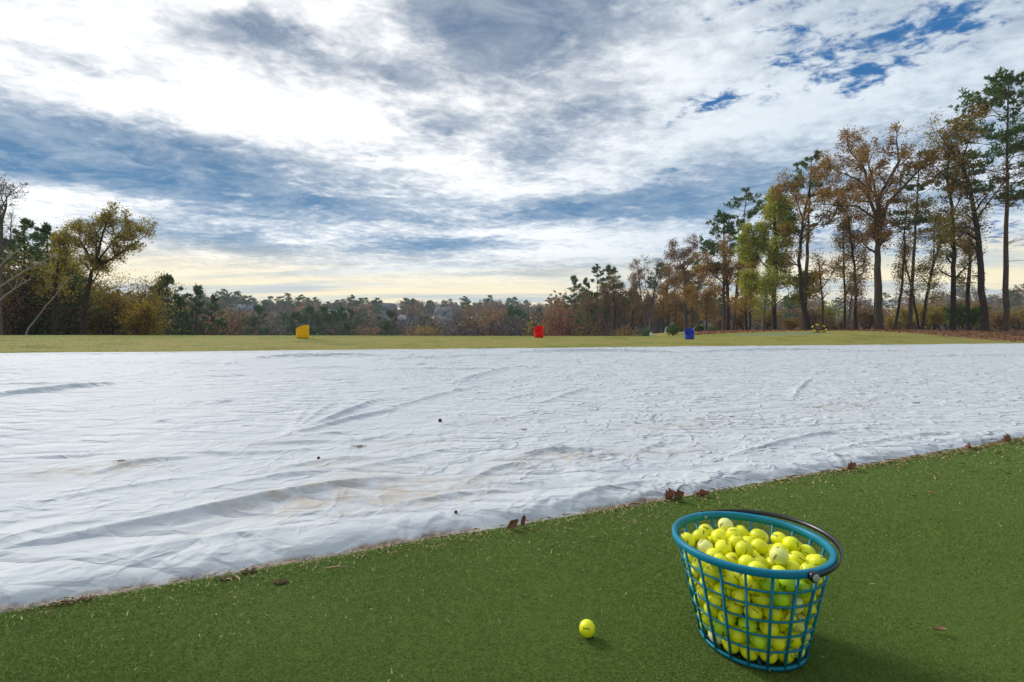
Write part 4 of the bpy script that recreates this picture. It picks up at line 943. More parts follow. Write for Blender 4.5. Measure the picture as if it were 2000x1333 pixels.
# ------------------------------------------------------------------ trees
class Tree:
    def __init__(s, seed): s.r = random.Random(seed); s.tv = []; s.tf = []; s.twigs = []; s.tuft = []
    def tube(s, pts, r0, r1, n):
        b = len(s.tv); k = len(pts); a = None
        for i, p in enumerate(pts):
            t = (pts[min(i + 1, k - 1)] - pts[max(i - 1, 0)])
            if a is None: a = t.orthogonal().normalized()
            c = t.normalized(); a = (a - c * a.dot(c)).normalized(); d = c.cross(a); r = r0 + (r1 - r0) * i / (k - 1)
            for j in range(n):
                an = 6.28319 * j / n; q = p + (a * math.cos(an) + d * math.sin(an)) * r; s.tv.append((q.x, q.y, q.z))
        for i in range(k - 1):
            for j in range(n):
                j2 = (j + 1) % n; s.tf.append((b + i * n + j, b + i * n + j2, b + (i + 1) * n + j2, b + (i + 1) * n + j))
    def grow(s, p, d, L, r, lvl, cfg):
        n = cfg['seg'][lvl]; pts = [p]; rd = s.r
        for i in range(n):
            w = cfg['wob'][lvl]
            d = (d + Vector((rd.gauss(0, w), rd.gauss(0, w), rd.gauss(0, w) + cfg['up'][lvl]))).normalized(); p = p + d * (L / n); pts.append(p)
        s.tube(pts, r, max(r * 0.35, 0.006), (7, 5, 4, 3, 3)[min(lvl + 1, 4)]); s.kids(pts, L, r, lvl, cfg)
    def kids(s, pts, L, r, lvl, cfg, t0=0.25):
        rd = s.r
        if lvl >= cfg['max']: s.twigs.append(pts); return
        k = cfg['kids'][lvl]; n = len(pts) - 1
        for j in range(k):
            t = t0 + (1 - t0) * (j + rd.random()) / k; f = t * n; i = min(int(f), n - 1); q = pts[i].lerp(pts[i + 1], f - i)
            ax = (pts[i + 1] - pts[i]).normalized(); az = rd.uniform(0, 6.283)
            side = ax.orthogonal().normalized(); side = Matrix.Rotation(az, 3, ax) @ side
            an = R(rd.gauss(cfg['ang'][lvl], 10)); dd = ax * math.cos(an) + side * math.sin(an)
            if lvl + 1 >= cfg['max']: s.twigs.append([q, q + dd * L * cfg['ratio'] * 0.35])
            s.grow(q, dd, L * cfg['ratio'] * (1.15 - 0.55 * t) * rd.uniform(0.7, 1.25), max(r * (1 - 0.6 * t) * 0.55, 0.008), lvl + 1, cfg)
    def wood(s, name, mat): return raw_mesh(name, s.tv, s.tf, mat, True)
    def leaves(s, name, mat, n, size, spread, seed, clump=0.0, keep=None):
        rng = np.random.default_rng(seed); tw = s.twigs
        if not tw: return None
        A = np.array([tuple(t[0]) for t in tw]); B = np.array([tuple(t[-1]) for t in tw]); i = rng.integers(0, len(tw), n)
        if clump:
            pr = rng.random(len(tw)) ** clump; pr /= pr.sum(); i = rng.choice(len(tw), n, p=pr)
        t = rng.random(n)[:, None] ** 0.7; c = A[i] * (1 - t) + B[i] * t + rng.normal(0, spread, (n, 3))
        return leaf_quads(name, mat, c, size, rng)
    def tufts(s, name, mat, size, blades, seed):
        rng = np.random.default_rng(seed); T = np.array([tuple(p) + tuple(d) for p, d in s.tuft]); n = len(T) * blades
        C = np.repeat(T[:, :3], blades, 0); Dm = np.repeat(T[:, 3:], blades, 0); d = rng.normal(size=(n, 3)) + Dm * 0.9 + np.array([0, 0, 0.25]); d /= np.linalg.norm(d, axis=1)[:, None]
        L = size * rng.uniform(0.55, 1.15, (n, 1)); e = np.cross(d, rng.normal(size=(n, 3))); e /= np.linalg.norm(e, axis=1)[:, None]; w = L * 0.17
        C = C + rng.normal(0, size * 0.18, (n, 3)); V_ = np.stack([C - e * w * .5, C + d * L * .5 - e * w, C + d * L, C + d * L * .5 + e * w], 1).reshape(-1, 3)
        return raw_mesh(name, V_, np.arange(len(V_)).reshape(-1, 4), mat, False)
def leaf_quads(name, mat, c, size, rng, flat=0.8):
    n = len(c); a = rng.normal(size=(n, 3)); a[:, 2] = a[:, 2] * flat; a /= np.linalg.norm(a, axis=1)[:, None]
    b = np.cross(a, rng.normal(size=(n, 3))); b /= np.linalg.norm(b, axis=1)[:, None]; s = size * rng.uniform(0.55, 1.3, (n, 1))
    V_ = np.stack([c - a * s, c + b * s * .55 - a * s * .1, c + a * s, c - b * s * .55 - a * s * .1], 1).reshape(-1, 3)
    return raw_mesh(name, V_, np.arange(len(V_)).reshape(-1, 4), mat, False)

DEC = dict(max=3, seg=(5, 4, 3, 2), wob=(0.12, 0.16, 0.2, 0.22), up=(0.05, 0.06, 0.04, 0.03), kids=(8, 7, 6, 0), ang=(48, 50, 48, 42), ratio=0.58)
SPARSE = dict(DEC, kids=(7, 6, 5, 0))
TREES = 'trees along the right of the range'; LEFT = 'trees at the left of the range'; VALLEY = 'trees in the valley beyond the range'

def px_local(pts, Y, base, rd, depth=0.35):
    out = []; y = 0.0
    for i, (px, py) in enumerate(pts):
        if i: y += rd.uniform(-1, 1) * depth * math.hypot(px - pts[i - 1][0], py - pts[i - 1][1]) / FPX * Y
        out.append(Vector((world_x(px, Y) - base.x, y, world_z(py, Y) - base.z)))
    return out
def densify(pts, k, rd, w):
    o = [pts[0]]
    for a, b in zip(pts[:-1], pts[1:]):
        for i in range(1, k + 1):
            q = a.lerp(b, i / k); L = (b - a).length
            if i < k: q = q + Vector((rd.gauss(0, w * L), rd.gauss(0, w * L), 0))
            o.append(q)
    return o
def deciduous(name, label, cat, group, Y, stems, leafmat, n, size, bark_, seed, t0=0.45, spread=0.22, limb=None, cfg=DEC, clump=1.0, bare=()):
    """stems: [(pixel outline of the stem, base radius m), ...] - the first is the trunk, the others its main limbs"""
    t = Tree(seed); px0 = stems[0][0][0][0]; x = world_x(px0, Y); base = Vector((x, Y, gz(x, Y) - 0.06))
    root = empty(name, base); tag(root, label, cat, group); tops = []
    for si, (pts, r) in enumerate(stems):
        P_ = px_local(pts, Y, base, t.r, 0.05 if si == 0 else 0.55)
        if si == 0: P_[0].z = -0.1
        else:
            tr = tops[0]; k = min(range(len(tr)), key=lambda i: (tr[i].xz - P_[0].xz).length); off = tr[k].y; P_ = [Vector((q.x, q.y + off, q.z)) for q in P_]; P_[0] = tr[k].copy()
        D_ = densify(P_, 4, t.r, 0.009)
        if si == 0:
            tops.append(D_); t.tube([D_[0] + Vector((0, 0, 0)), D_[0] + (D_[1] - D_[0]) * 0.35], r * 1.45, r * 1.02, 9)
        t.tube(D_, r, max(0.02, r * (0.42 if si == 0 else 0.25)), 9 if si == 0 else 6)
        Ls = sum((b - a).length for a, b in zip(D_[:-1], D_[1:])); L = limb or Ls * 0.5
        c = dict(cfg, kids=(cfg['kids'][0] + (3 if si == 0 else 0),) + tuple(cfg['kids'][1:]))
        rr = r * 0.55
        # lvl -1: children of the stem itself
        if si in bare: continue
        k = c['kids'][0] + (4 if cfg is SPARSE and si == 0 else 0)
        for j in range(k):
            s0 = (t0 * 0.72 if cfg is SPARSE else t0) if si == 0 else 0.22; f = (s0 + (1 - s0) * (j + t.r.random()) / k); q = f * (len(D_) - 1); i = min(int(q), len(D_) - 2); p = D_[i].lerp(D_[i + 1], q - i)
            ax = (D_[i + 1] - D_[i]).normalized(); side = Matrix.Rotation(t.r.uniform(0, 6.283), 3, ax) @ ax.orthogonal().normalized(); an = R(t.r.gauss(52, 12))
            t.grow(p, ax * math.cos(an) + side * math.sin(an), (limb or L) * t.r.uniform(0.5, 1.0) * (1.15 - 0.5 * f), max(0.018, rr * (1 - 0.65 * f)), 1, c)
        t.grow(D_[-1], (D_[-1] - D_[-2]).normalized(), (limb or L) * 0.6, max(0.02, r * 0.25), 1, c)
    link('trunk', t.wood('trunk', M[bark_]), root)
    if n:
        me = t.leaves('crown', M[leafmat], int(n * (3.0 if cfg is SPARSE else 2.2)), size * 0.66, spread * (1.2 if cfg is SPARSE else 1), seed, clump * 0.55)
        if me: link('crown', me, root)
    return root
def pine_mesh(seed, H, r, c0, rad, lean=(0, 0), fine=1.0, bend=0.0, size=0.34, blades=11, gaps=0.12, low_dead=4, shape=0.6):
    """tall pine: bare bole, whorls of near-level limbs, needle tufts held in flat sprays"""
    t = Tree(seed); rd = t.r; n = 12
    line = [Vector((lean[0] * (i / n) + bend * math.sin(math.pi * i / n), lean[1] * (i / n), H * i / n)) for i in range(n + 1)]
    line = [p + Vector((rd.gauss(0, 0.03), rd.gauss(0, 0.03), 0)) * (i > 0) for i, p in enumerate(line)]; line[0].z = -0.15
    t.tube(line, r, r * 0.16, 8); t.tube([line[0], line[0] + Vector((0, 0, 0.5))], r * 1.3, r * 1.0, 8)
    at_h = lambda z: line[min(int(z / H * n), n - 1)].lerp(line[min(int(z / H * n), n - 1) + 1], z / H * n - min(int(z / H * n), n - 1))
    z = H * c0; step = max(0.42, H * 0.034) / fine
    while z < H * 0.985:
        f = (z / H - c0) / (1 - c0); reach = rad * (0.35 + 0.65 * math.sin(math.pi * min(1, 0.22 + 0.78 * f)) ** shape) * (1.0 - 0.55 * f ** 3)
        for k in range(rd.choice((2, 3, 3, 4))):
            if rd.random() < gaps: continue
            az = rd.uniform(0, 6.283); L = reach * rd.uniform(0.55, 1.12); el = R(-4 + 46 * f ** 1.5 + rd.gauss(0, 8)); d = Vector((math.cos(az) * math.cos(el), math.sin(az) * math.cos(el), math.sin(el)))
            p = at_h(z); pts = [p]
            for i in range(4): d = (d + Vector((rd.gauss(0, .09), rd.gauss(0, .09), rd.gauss(0.05, .06)))).normalized(); p = p + d * L / 4; pts.append(p)
            t.tube(pts, max(0.02, r * 0.22 * (1 - 0.6 * f)), 0.012, 4); t.tuft.append((pts[-1], d))
            for j in range(max(3, int(L * 2.6 * fine))):
                q = rd.uniform(0.35, 1.0); i = min(int(q * 4), 3); b = pts[i].lerp(pts[i + 1], q * 4 - i); sd_ = d.cross(Vector((0, 0, 1))).normalized() * rd.choice((-1, 1))
                e = (d * rd.uniform(0.4, 0.9) + sd_ * rd.uniform(0.4, 1) + Vector((0, 0, rd.uniform(0.0, 0.45)))).normalized(); l = L * rd.uniform(0.14, 0.36)
                t.tube([b, b + e * l], 0.012, 0.007, 3); t.tuft.append((b + e * l, e)); t.tuft.append((b + e * l * 0.6, e))
        z += step * rd.uniform(0.6, 1.4)
    for k in range(low_dead):                                   # dead stubs on the bole
        z = H * rd.uniform(0.25, max(0.3, c0)); az = rd.uniform(0, 6.28); p = at_h(z); d = Vector((math.cos(az), math.sin(az), rd.uniform(-0.1, 0.3))); L = rad * rd.uniform(0.2, 0.6); t.tube([p, p + d * L * 0.5, p + d * L + Vector((0, 0, -0.1))], 0.03, 0.012, 4)
    for i in range(5): t.tuft.append((line[-1] + Vector((rd.gauss(0, .1), rd.gauss(0, .1), rd.uniform(-0.3, 0.1))), Vector((0, 0, 1))))
    return t.wood('trunk', M['bark_pine']), t.tufts('crown', M['pine'], size, blades, seed)
def pine(label, group, Y, px0, top, r, c0, rad_px, seed, px_top=None, **kw):
    x = world_x(px0, Y); z0 = gz(x, Y); H = world_z(top, Y) - z0; lean = (world_x(px_top, Y) - x, 0) if px_top is not None else (0, 0)
    tr, cr = pine_mesh(seed, H, r, c0, rad_px / FPX * Y, lean, **kw); root = empty('pine_tree', (x, Y, z0 - 0.02)); tag(root, label, 'pine tree', group)
    link('trunk', tr, root); link('crown', cr, root); return root
def bush(name, label, cat, group, px, Y, w_px, top, mat, n, size, seed, base_y=None):
    """many thin stems with leaves held through an uneven mass"""
    x = world_x(px, Y); z0 = gz(x, Y); H = max(0.5, world_z(top, Y) - z0); w = w_px / FPX * Y; t = Tree(seed); rd = t.r; root = empty(name, (x, Y, z0 - 0.03)); tag(root, label, cat, group)
    cfg = dict(max=2, seg=(4, 3, 2), wob=(0.12, 0.18, 0.2), up=(0.06, 0.05, 0.03), kids=(8, 6, 0), ang=(42, 46, 40), ratio=0.5)
    for k in range(11):
        az = rd.uniform(0, 6.28); sp = rd.uniform(0.05, 0.9) * w / 2; h = H * rd.uniform(0.6, 0.95); d = Vector((math.cos(az) * sp, math.sin(az) * sp, h)).normalized(); t.grow(Vector((rd.gauss(0, w * .06), rd.gauss(0, w * .06), -0.05)), d, math.hypot(h, sp) * 0.85, 0.012 + 0.012 * H, 0, cfg)
    link('stems', t.wood('stems', M['bark_dark']), root); me = t.leaves('foliage', M[mat], int(n * 1.9), size * 0.66, 0.06 + 0.028 * H, seed, 0.8)
    if me: link('foliage', me, root)
    return root

# ---- right-hand side, near to far
pine('tallest pine at the far right, flat needle sprays high on a straight bole', TREES, 40, 1964, 152, 0.22, 0.52, 104, 101, fine=1.7, size=0.34, shape=0.4, low_dead=8, px_top=1970, gaps=0.05)
deciduous('oak_tree', 'big russet oak with a thick trunk and long level limb to the left', 'oak tree', TREES, 42, [
    ([(1716, 642), (1713, 560), (1712, 490), (1716, 440)], 0.36), ([(1713, 462), (1690, 432), (1650, 412), (1600, 402)], 0.13), ([(1716, 440), (1704, 390), (1690, 335), (1672, 285)], 0.19),
    ([(1716, 440), (1722, 385), (1737, 325), (1752, 272)], 0.20), ([(1716, 448), (1732, 400), (1765, 352), (1805, 318)], 0.17), ([(1714, 455), (1692, 400), (1655, 360), (1622, 335)], 0.13), ([(1716, 430), (1712, 350), (1712, 290), (1706, 258)], 0.12)],
    'oak', 6800, 0.135, 'bark_oak', 102, t0=0.62, limb=2.5, spread=0.2, clump=1.6)
deciduous('oak_tree', 'tall dark leaning tree with a thinly leafed top left of the tallest pine', 'tree', TREES, 39, [
    ([(1926, 645), (1922, 540), (1914, 450), (1902, 370), (1886, 310)], 0.25), ([(1888, 315), (1876, 275), (1866, 240)], 0.08), ([(1888, 315), (1898, 270), (1905, 235)], 0.07), ([(1912, 430), (1940, 380), (1955, 340)], 0.07), ([(1900, 365), (1862, 330), (1850, 300)], 0.06)],
    'oak', 1900, 0.12, 'bark_dark', 103, t0=0.5, limb=2.0, cfg=SPARSE, clump=1.6)
deciduous('oak_tree', 'upright dark tree with olive leaves left of the leaning dark tree', 'tree', TREES, 41, [
    ([(1863, 645), (1866, 560), (1870, 480), (1868, 400), (1856, 345)], 0.21), ([(1858, 350), (1846, 310), (1838, 285)], 0.07), ([(1868, 420), (1885, 370), (1890, 320)], 0.06), ([(1868, 460), (1835, 425), (1822, 395)], 0.06)],
    'olive', 2500, 0.12, 'bark_dark', 104, t0=0.35, limb=1.8, cfg=SPARSE, clump=1.4)
deciduous('oak_tree', 'forked dark tree with green-gold leaves right of the upright olive-leaved tree', 'tree', TREES, 43, [
    ([(1890, 645), (1893, 570), (1897, 510), (1895, 485)], 0.19), ([(1896, 495), (1880, 470), (1866, 440)], 0.09), ([(1896, 495), (1912, 460), (1918, 425)], 0.09)], 'olive', 1700, 0.12, 'bark_dark', 105, t0=0.5, limb=1.6, cfg=SPARSE, clump=1.3)
deciduous('oak_tree', 'slanting slender tree leaning right, olive leaves, right of the big oak', 'tree', TREES, 40, [
    ([(1799, 645), (1811, 580), (1826, 520), (1842, 460)], 0.14), ([(1835, 490), (1850, 450), (1862, 425)], 0.05), ([(1824, 530), (1805, 490), (1800, 455)], 0.05)], 'olive', 2000, 0.12, 'bark_dark', 106, t0=0.4, limb=1.9, cfg=SPARSE, clump=1.3)
pine('slim pine rising between the big oak and the slanting slender tree', TREES, 43, 1776, 300, 0.17, 0.55, 55, 107, px_top=1797, gaps=0.25, shape=0.7)
deciduous('oak_tree', 'thin leaning trunk with few leaves just right of the big oak', 'tree', TREES, 44, [([(1748, 642), (1758, 570), (1768, 480), (1773, 400)], 0.12)], 'oak', 700, 0.11, 'bark_oak', 108, t0=0.45, limb=1.4, cfg=SPARSE)
deciduous('oak_tree', 'crooked thin tree leaning left behind the slim pine', 'tree', TREES, 46, [([(1795, 640), (1783, 580), (1770, 530), (1764, 490)], 0.12)], 'olive', 900, 0.11, 'bark_dark', 109, t0=0.4, limb=1.5, cfg=SPARSE)
deciduous('oak_tree', 'thin russet tree directly left of the big oak trunk', 'tree', TREES, 46, [([(1672, 642), (1674, 560), (1666, 480), (1660, 420)], 0.15), ([(1668, 500), (1690, 460), (1700, 430)], 0.05)], 'oak', 2300, 0.12, 'bark_dark', 110, t0=0.35, limb=2.0, cfg=SPARSE, clump=1.3)
deciduous('oak_tree', 'slender olive-leaved tree second to the left of the big oak', 'tree', TREES, 48, [([(1650, 642), (1652, 570), (1648, 500), (1650, 450)], 0.12)], 'olive', 1600, 0.12, 'bark_dark', 111, t0=0.35, limb=1.9, cfg=SPARSE, clump=1.3)
deciduous('oak_tree', 'leaning stem crossing in front of the slender olive-leaved tree', 'tree', TREES, 45, [([(1654, 642), (1662, 590), (1672, 540)], 0.11)], 'oak', 500, 0.11, 'bark_grey', 112, t0=0.5, limb=1.3, cfg=SPARSE)
deciduous('oak_tree', 'small thin young tree behind the round chipping net', 'tree', TREES, 41, [([(1607, 642), (1605, 590), (1602, 540), (1598, 510)], 0.10), ([(1604, 570), (1618, 540), (1624, 520)], 0.04)], 'oak', 520, 0.11, 'bark_dark', 113, t0=0.45, limb=1.2, cfg=SPARSE)
pine('dark pine with a russet lower crown just left of the big oak crown', TREES, 48, 1570, 308, 0.24, 0.55, 66, 114, px_top=1584, gaps=0.15)
deciduous('oak_tree', 'russet oak twined round the dark pine left of the big oak', 'oak tree', TREES, 46, [([(1578, 642), (1568, 580), (1560, 510), (1566, 430), (1580, 360)], 0.22), ([(1562, 480), (1590, 430), (1612, 390)], 0.07), ([(1566, 430), (1545, 390), (1530, 370)], 0.07), ([(1572, 400), (1598, 360), (1615, 335)], 0.06)], 'oak', 3600, 0.13, 'bark_dark', 115, t0=0.4, limb=2.2, clump=1.2)
deciduous('tulip_tree', 'full yellow-green tree with dense leaves left of the dark pine', 'tree', TREES, 50, [([(1513, 645), (1513, 580), (1518, 500), (1515, 430), (1512, 400)], 0.26), ([(1515, 560), (1540, 500), (1552, 450)], 0.10), ([(1514, 550), (1490, 500), (1478, 460)], 0.10), ([(1516, 480), (1535, 430), (1545, 400)], 0.08), ([(1515, 590), (1545, 570), (1562, 560)], .07), ([(1514, 590), (1485, 570), (1470, 555)], .07)],
    'lime', 13000, 0.20, 'bark_dark', 116, t0=0.22, limb=2.5, spread=0.28, clump=0.4)
deciduous('oak_tree', 'pale slim trunk leaning right under the yellow-green tree', 'tree', TREES, 47, [([(1489, 645), (1493, 600), (1500, 540)], 0.13)], 'lime', 700, 0.13, 'bark_grey', 117, t0=0.6, limb=1.5, cfg=SPARSE)
pine('tall slim pine leaning right with a pointed top near the blue barrel', TREES, 66, 1431, 371, 0.26, 0.62, 45, 118, px_top=1459, gaps=0.15, size=0.42, shape=0.8)
pine('bushy dark pine left of the tall slim leaning pine', TREES, 68, 1414, 421, 0.34, 0.50, 46, 119, gaps=0.05, size=0.45)
deciduous('oak_tree', 'twin trunked russet oak standing against the bushy dark pine', 'oak tree', TREES, 64, [([(1421, 648), (1422, 590), (1418, 530), (1415, 490)], 0.30), ([(1420, 560), (1445, 530), (1465, 505)], 0.10), ([(1420, 560), (1395, 535), (1378, 510)], 0.10)], 'oak', 4200, 0.17, 'bark_dark', 120, t0=0.3, limb=2.7, spread=0.3, clump=0.9)
deciduous('oak_tree', 'dark straight trunk with russet leaves between blue barrel pines and yellow-green tree', 'tree', TREES, 60, [([(1457, 648), (1456, 600), (1458, 540), (1460, 490)], 0.20)], 'oak', 2000, 0.16, 'bark_dark', 121, t0=0.3, limb=2.2, cfg=SPARSE)
deciduous('oak_tree', 'second dark straight trunk beside the yellow-green tree', 'tree', TREES, 57, [([(1466, 648), (1464, 600), (1470, 550)], 0.15)], 'olive', 1300, 0.16, 'bark_dark', 122, t0=0.4, limb=2.0, cfg=SPARSE)
deciduous('oak_tree', 'oak with curled russet top rising behind the blue barrel', 'oak tree', TREES, 82, [([(1339, 652), (1338, 600), (1336, 550), (1334, 510)], 0.26), ([(1336, 530), (1350, 505), (1352, 482)], 0.12), ([(1336, 525), (1322, 505), (1312, 490)], 0.12), ([(1337, 560), (1360, 545), (1380, 535)], .1)], 'tan', 3200, 0.18, 'bark_oak', 123, t0=0.3, limb=2.6, cfg=SPARSE, clump=1.5)
deciduous('bare_tree', 'pale forked bare tree left of the blue barrel', 'bare tree', TREES, 88, [([(1268, 656), (1272, 610), (1280, 560), (1284, 525)], 0.22), ([(1274, 600), (1262, 560), (1255, 520)], 0.12), ([(1280, 560), (1294, 530), (1300, 508)], 0.1)], 'twig', 900, 0.16, 'bark_grey', 124, t0=0.35, limb=3.0, cfg=SPARSE)
deciduous('bare_tree', 'second pale bare trunk leaning towards the forked bare tree', 'bare tree', TREES, 90, [([(1264, 656), (1258, 610), (1250, 560), (1246, 525)], 0.18)], 'tan', 1300, 0.17, 'bark_grey', 125, t0=0.35, limb=2.8, cfg=SPARSE)
deciduous('oak_tree', 'russet oak filling the gap between the forked bare tree and curled-top oak', 'oak tree', TREES, 92, [([(1305, 655), (1306, 610), (1303, 570), (1308, 535)], 0.24), ([(1305, 590), (1322, 560), (1330, 545)], .1)], 'oak', 3400, 0.19, 'bark_dark', 126, t0=0.2, limb=3.2, spread=0.35, clump=0.9)
deciduous('oak_tree', 'low russet oak spreading right of the blue barrel under the bushy pine', 'oak tree', TREES, 72, [([(1380, 652), (1378, 610), (1385, 570)], 0.16), ([(1379, 600), (1362, 585), (1350, 575)], .07)], 'oak', 2600, 0.17, 'bark_dark', 127, t0=0.25, limb=2.4, spread=.3, clump=1.0)
pine('isolated slim pine with small flat crown at left end of the right-hand wood', TREES, 112, 1122, 540, 0.21, 0.62, 22, 128, gaps=0.05, size=0.55, blades=9)
pine('tall pine with hanging green crown, second from left in the right-hand wood', TREES, 104, 1145, 545, 0.2, 0.3, 20, 129, gaps=0.1, size=0.55, blades=9)
pine('broad topped pine, third from left in the right-hand wood', TREES, 102, 1166, 518, 0.24, 0.50, 27, 130, size=0.55, blades=9)
pine('pine behind bare stems, fourth from left in the right-hand wood', TREES, 100, 1190, 520, 0.22, 0.62, 24, 131, size=0.55, blades=9)
pine('dark pine deep in the wood right of the pale bare trunks', TREES, 108, 1290, 520, 0.22, 0.6, 24, 132, size=0.55, blades=9)
pine('pine with a rounded crown showing above the curled-top oak', TREES, 115, 1352, 510, 0.25, 0.6, 26, 133, size=0.6, blades=9)
bush('rust_tree', 'dense rust-red tree right of the red barrel', 'tree', TREES, 1098, 108, 52, 578, 'rust', 5200, 0.24, 134)
bush('rust_tree', 'lower rust-red shrub leaning on the dense rust-red tree', 'shrub', TREES, 1086, 100, 26, 622, 'rust', 1300, 0.22, 135)
k_ = 0
for px, Y, top, lm, bk, r, n in ((1150, 99, 560, 'tan', 'bark_grey', .15, 500), (1172, 97, 545, 'tan', 'bark_grey', .18, 700), (1183, 103, 535, 'twig', 'bark_grey', .16, 500), (1199, 96, 528, 'tan', 'bark_dark', .26, 900), (1209, 106, 540, 'twig', 'bark_grey', .16, 500),
                                 (1220, 100, 545, 'tan', 'bark_dark', .17, 900), (1233, 95, 524, 'tan', 'bark_dark', .22, 1100), (1241, 104, 560, 'olive', 'bark_dark', .15, 700), (1296, 96, 545, 'oak', 'bark_dark', .17, 1100), (1318, 86, 560, 'oak', 'bark_dark', .16, 900)):
    lab = ('slender grey-stemmed bare tree' if lm == 'twig' else 'slender tree with tan leaves' if lm == 'tan' else 'slender tree with russet leaves' if lm == 'oak' else 'slender tree with olive leaves')
    deciduous('woodland_tree', f'{lab}, {ORD[k_]} from left between red and blue barrels', 'tree', TREES, Y, [([(px, 656), (px + (k_ * 37 % 7) - 3, 610), (px + (k_ * 53 % 11) - 5, top + 25)], r)], lm, n, 0.19, bk, 140 + k_, t0=0.4, limb=2.6, cfg=SPARSE, spread=.3, clump=1.2); k_ += 1
for i, (px, Y, wp, top, mat, n, s, lab) in enumerate((
        (1315, 62, 34, 632, 'evergreen', 900, .16, 'bright green low shrub left of the blue barrel'), (1366, 60, 22, 634, 'evergreen', 600, .15, 'bright green low shrub right of the blue barrel'), (1392, 58, 26, 642, 'evergreen', 500, .15, 'low green shrub at the foot of the twin trunked oak'),
        (1885, 44, 66, 588, 'evergreen', 2400, .13, 'dark green holly bush between the two dark trunks at the right'), (1825, 60, 90, 588, 'olive', 2400, .17, 'olive green bush behind the slanting slender tree'), (1955, 52, 70, 606, 'tan', 1400, .13, 'tan twiggy bush at the foot of the tallest pine'),
        (1742, 64, 50, 615, 'olive', 900, .16, 'olive brown bush behind the foot of the big oak'), (1400, 76, 50, 615, 'tan', 900, .16, 'tan brush behind the bushy dark pine'), (1222, 84, 60, 632, 'oak', 900, .17, 'russet brush under the thin trunks left of the marker post'),
        (1180, 92, 46, 630, 'rust', 700, .18, 'rusty brush under the thin trunks right of the rust-red tree'), (1262, 80, 24, 642, 'evergreen', 350, .16, 'green brush behind the white marker post'), (1140, 96, 34, 615, 'olive', 900, .2, 'olive brush right of the rust-red tree'),
        (1640, 58, 70, 628, 'tan', 700, .14, 'tan brush between the chipping net and the big oak'), (1545, 60, 60, 622, 'oak', 800, .15, 'russet brush beneath the yellow-green tree'), (1330, 96, 60, 605, 'oak', 1200, .2, 'russet thicket behind the curled-top oak'),
        (1690, 62, 60, 596, 'tan', 1600, .15, 'tan brush filling the gap left of the big oak trunk'), (1775, 66, 70, 592, 'olive', 1800, .16, 'olive brush behind the slim pine trunk'), (1920, 60, 80, 582, 'oak', 2000, .15, 'russet brush behind the leaning dark tree'),
        (1990, 58, 80, 590, 'olive', 1800, .15, 'olive brush at the right picture edge'), (1850, 70, 90, 575, 'tan', 1800, .17, 'tall tan brush behind the holly bush'), (1585, 66, 60, 590, 'tan', 1500, .16, 'tan brush behind the small young tree'),
        (1500, 70, 70, 600, 'olive', 1500, .17, 'olive brush behind the pale slim trunk'), (1450, 78, 60, 596, 'oak', 1500, .18, 'russet brush behind the dark straight trunks'), (1620, 72, 60, 585, 'lime', 1300, .16, 'yellow-green sapling between young tree and slender olive-leaved tree'))):
    bush('shrub', lab, 'shrub', 'shrubs under the right-hand trees', px, Y, wp, top, mat, n, s, 170 + i)

# ---- left-hand side
deciduous('oak_tree', 'leaning dark oak with spreading olive-gold crown at the left', 'oak tree', LEFT, 32, [
    ([(162, 656), (164, 615), (174, 570), (182, 535), (190, 518)], 0.19), ([(190, 520), (220, 507), (260, 496), (300, 472)], 0.10), ([(212, 508), (250, 470), (280, 450)], .06), ([(188, 522), (172, 490), (155, 470), (148, 452)], 0.08), ([(190, 518), (210, 485), (222, 455), (232, 432)], 0.09), ([(188, 520), (190, 485), (186, 455), (188, 438)], 0.07), ([(205, 510), (232, 470), (250, 440)], .06),
    ([(164, 635), (185, 627), (212, 615), (238, 606)], 0.06), ([(166, 612), (182, 598), (204, 588)], 0.05)], 'olive', 5000, 0.10, 'bark_dark', 201, t0=0.80, limb=1.5, spread=0.15, clump=1.2, bare=(7, 8))
for i, (px, Y, wp, top, mat, n, s, lab) in enumerate((
        (232, 41, 110, 520, 'gold', 5200, .12, 'gold leafed thicket right behind the leaning dark oak'), (286, 37, 62, 575, 'gold', 2600, .12, 'yellow leafed shrub at the right end of the left wood'), (200, 43, 70, 556, 'olive', 2600, .12, 'olive leafed thicket behind the leaning dark oak trunk'),
        (140, 41, 80, 540, 'olive', 2600, .12, 'olive brown thicket left of the leaning dark oak'), (125, 42, 90, 450, 'olive', 4200, .14, 'tall olive-gold tree mass left of the leaning oak crown'), (70, 38, 90, 560, 'tan', 2600, .12, 'tan brown thicket behind the leaning pale trunk'),
        (10, 34, 70, 590, 'olive', 1600, .11, 'dark olive brush at the left picture edge'), (255, 42, 80, 610, 'tan', 1700, .12, 'tan brush under the gold leafed thicket'), (-45, 36, 90, 530, 'olive', 2400, .12, 'olive thicket mostly outside the left picture edge'),
        (40, 34, 80, 500, 'tan', 2200, .11, 'tall tan brown brush before the dark left pines'), (85, 35, 60, 478, 'olive', 2200, .11, 'tall olive brush between the left pines and the slim dark trunk'))):
    bush('thicket', lab, 'thicket', 'thickets at the left of the range', px, Y, wp, top, mat, n, s, 210 + i)
deciduous('bare_tree', 'bare grey tree reaching highest at the left edge', 'bare tree', LEFT, 30, [([(-2, 656), (2, 580), (6, 500), (10, 440), (18, 400)], 0.13), ([(8, 460), (28, 420), (40, 390), (56, 380)], .05), ([(14, 410), (8, 385), (14, 368)], .04), ([(4, 520), (-20, 470), (-30, 430)], .05), ([(6, 500), (36, 470), (52, 440)], .045)], 'twig', 600, 0.07, 'bark_grey', 221, t0=0.4, limb=1.1)
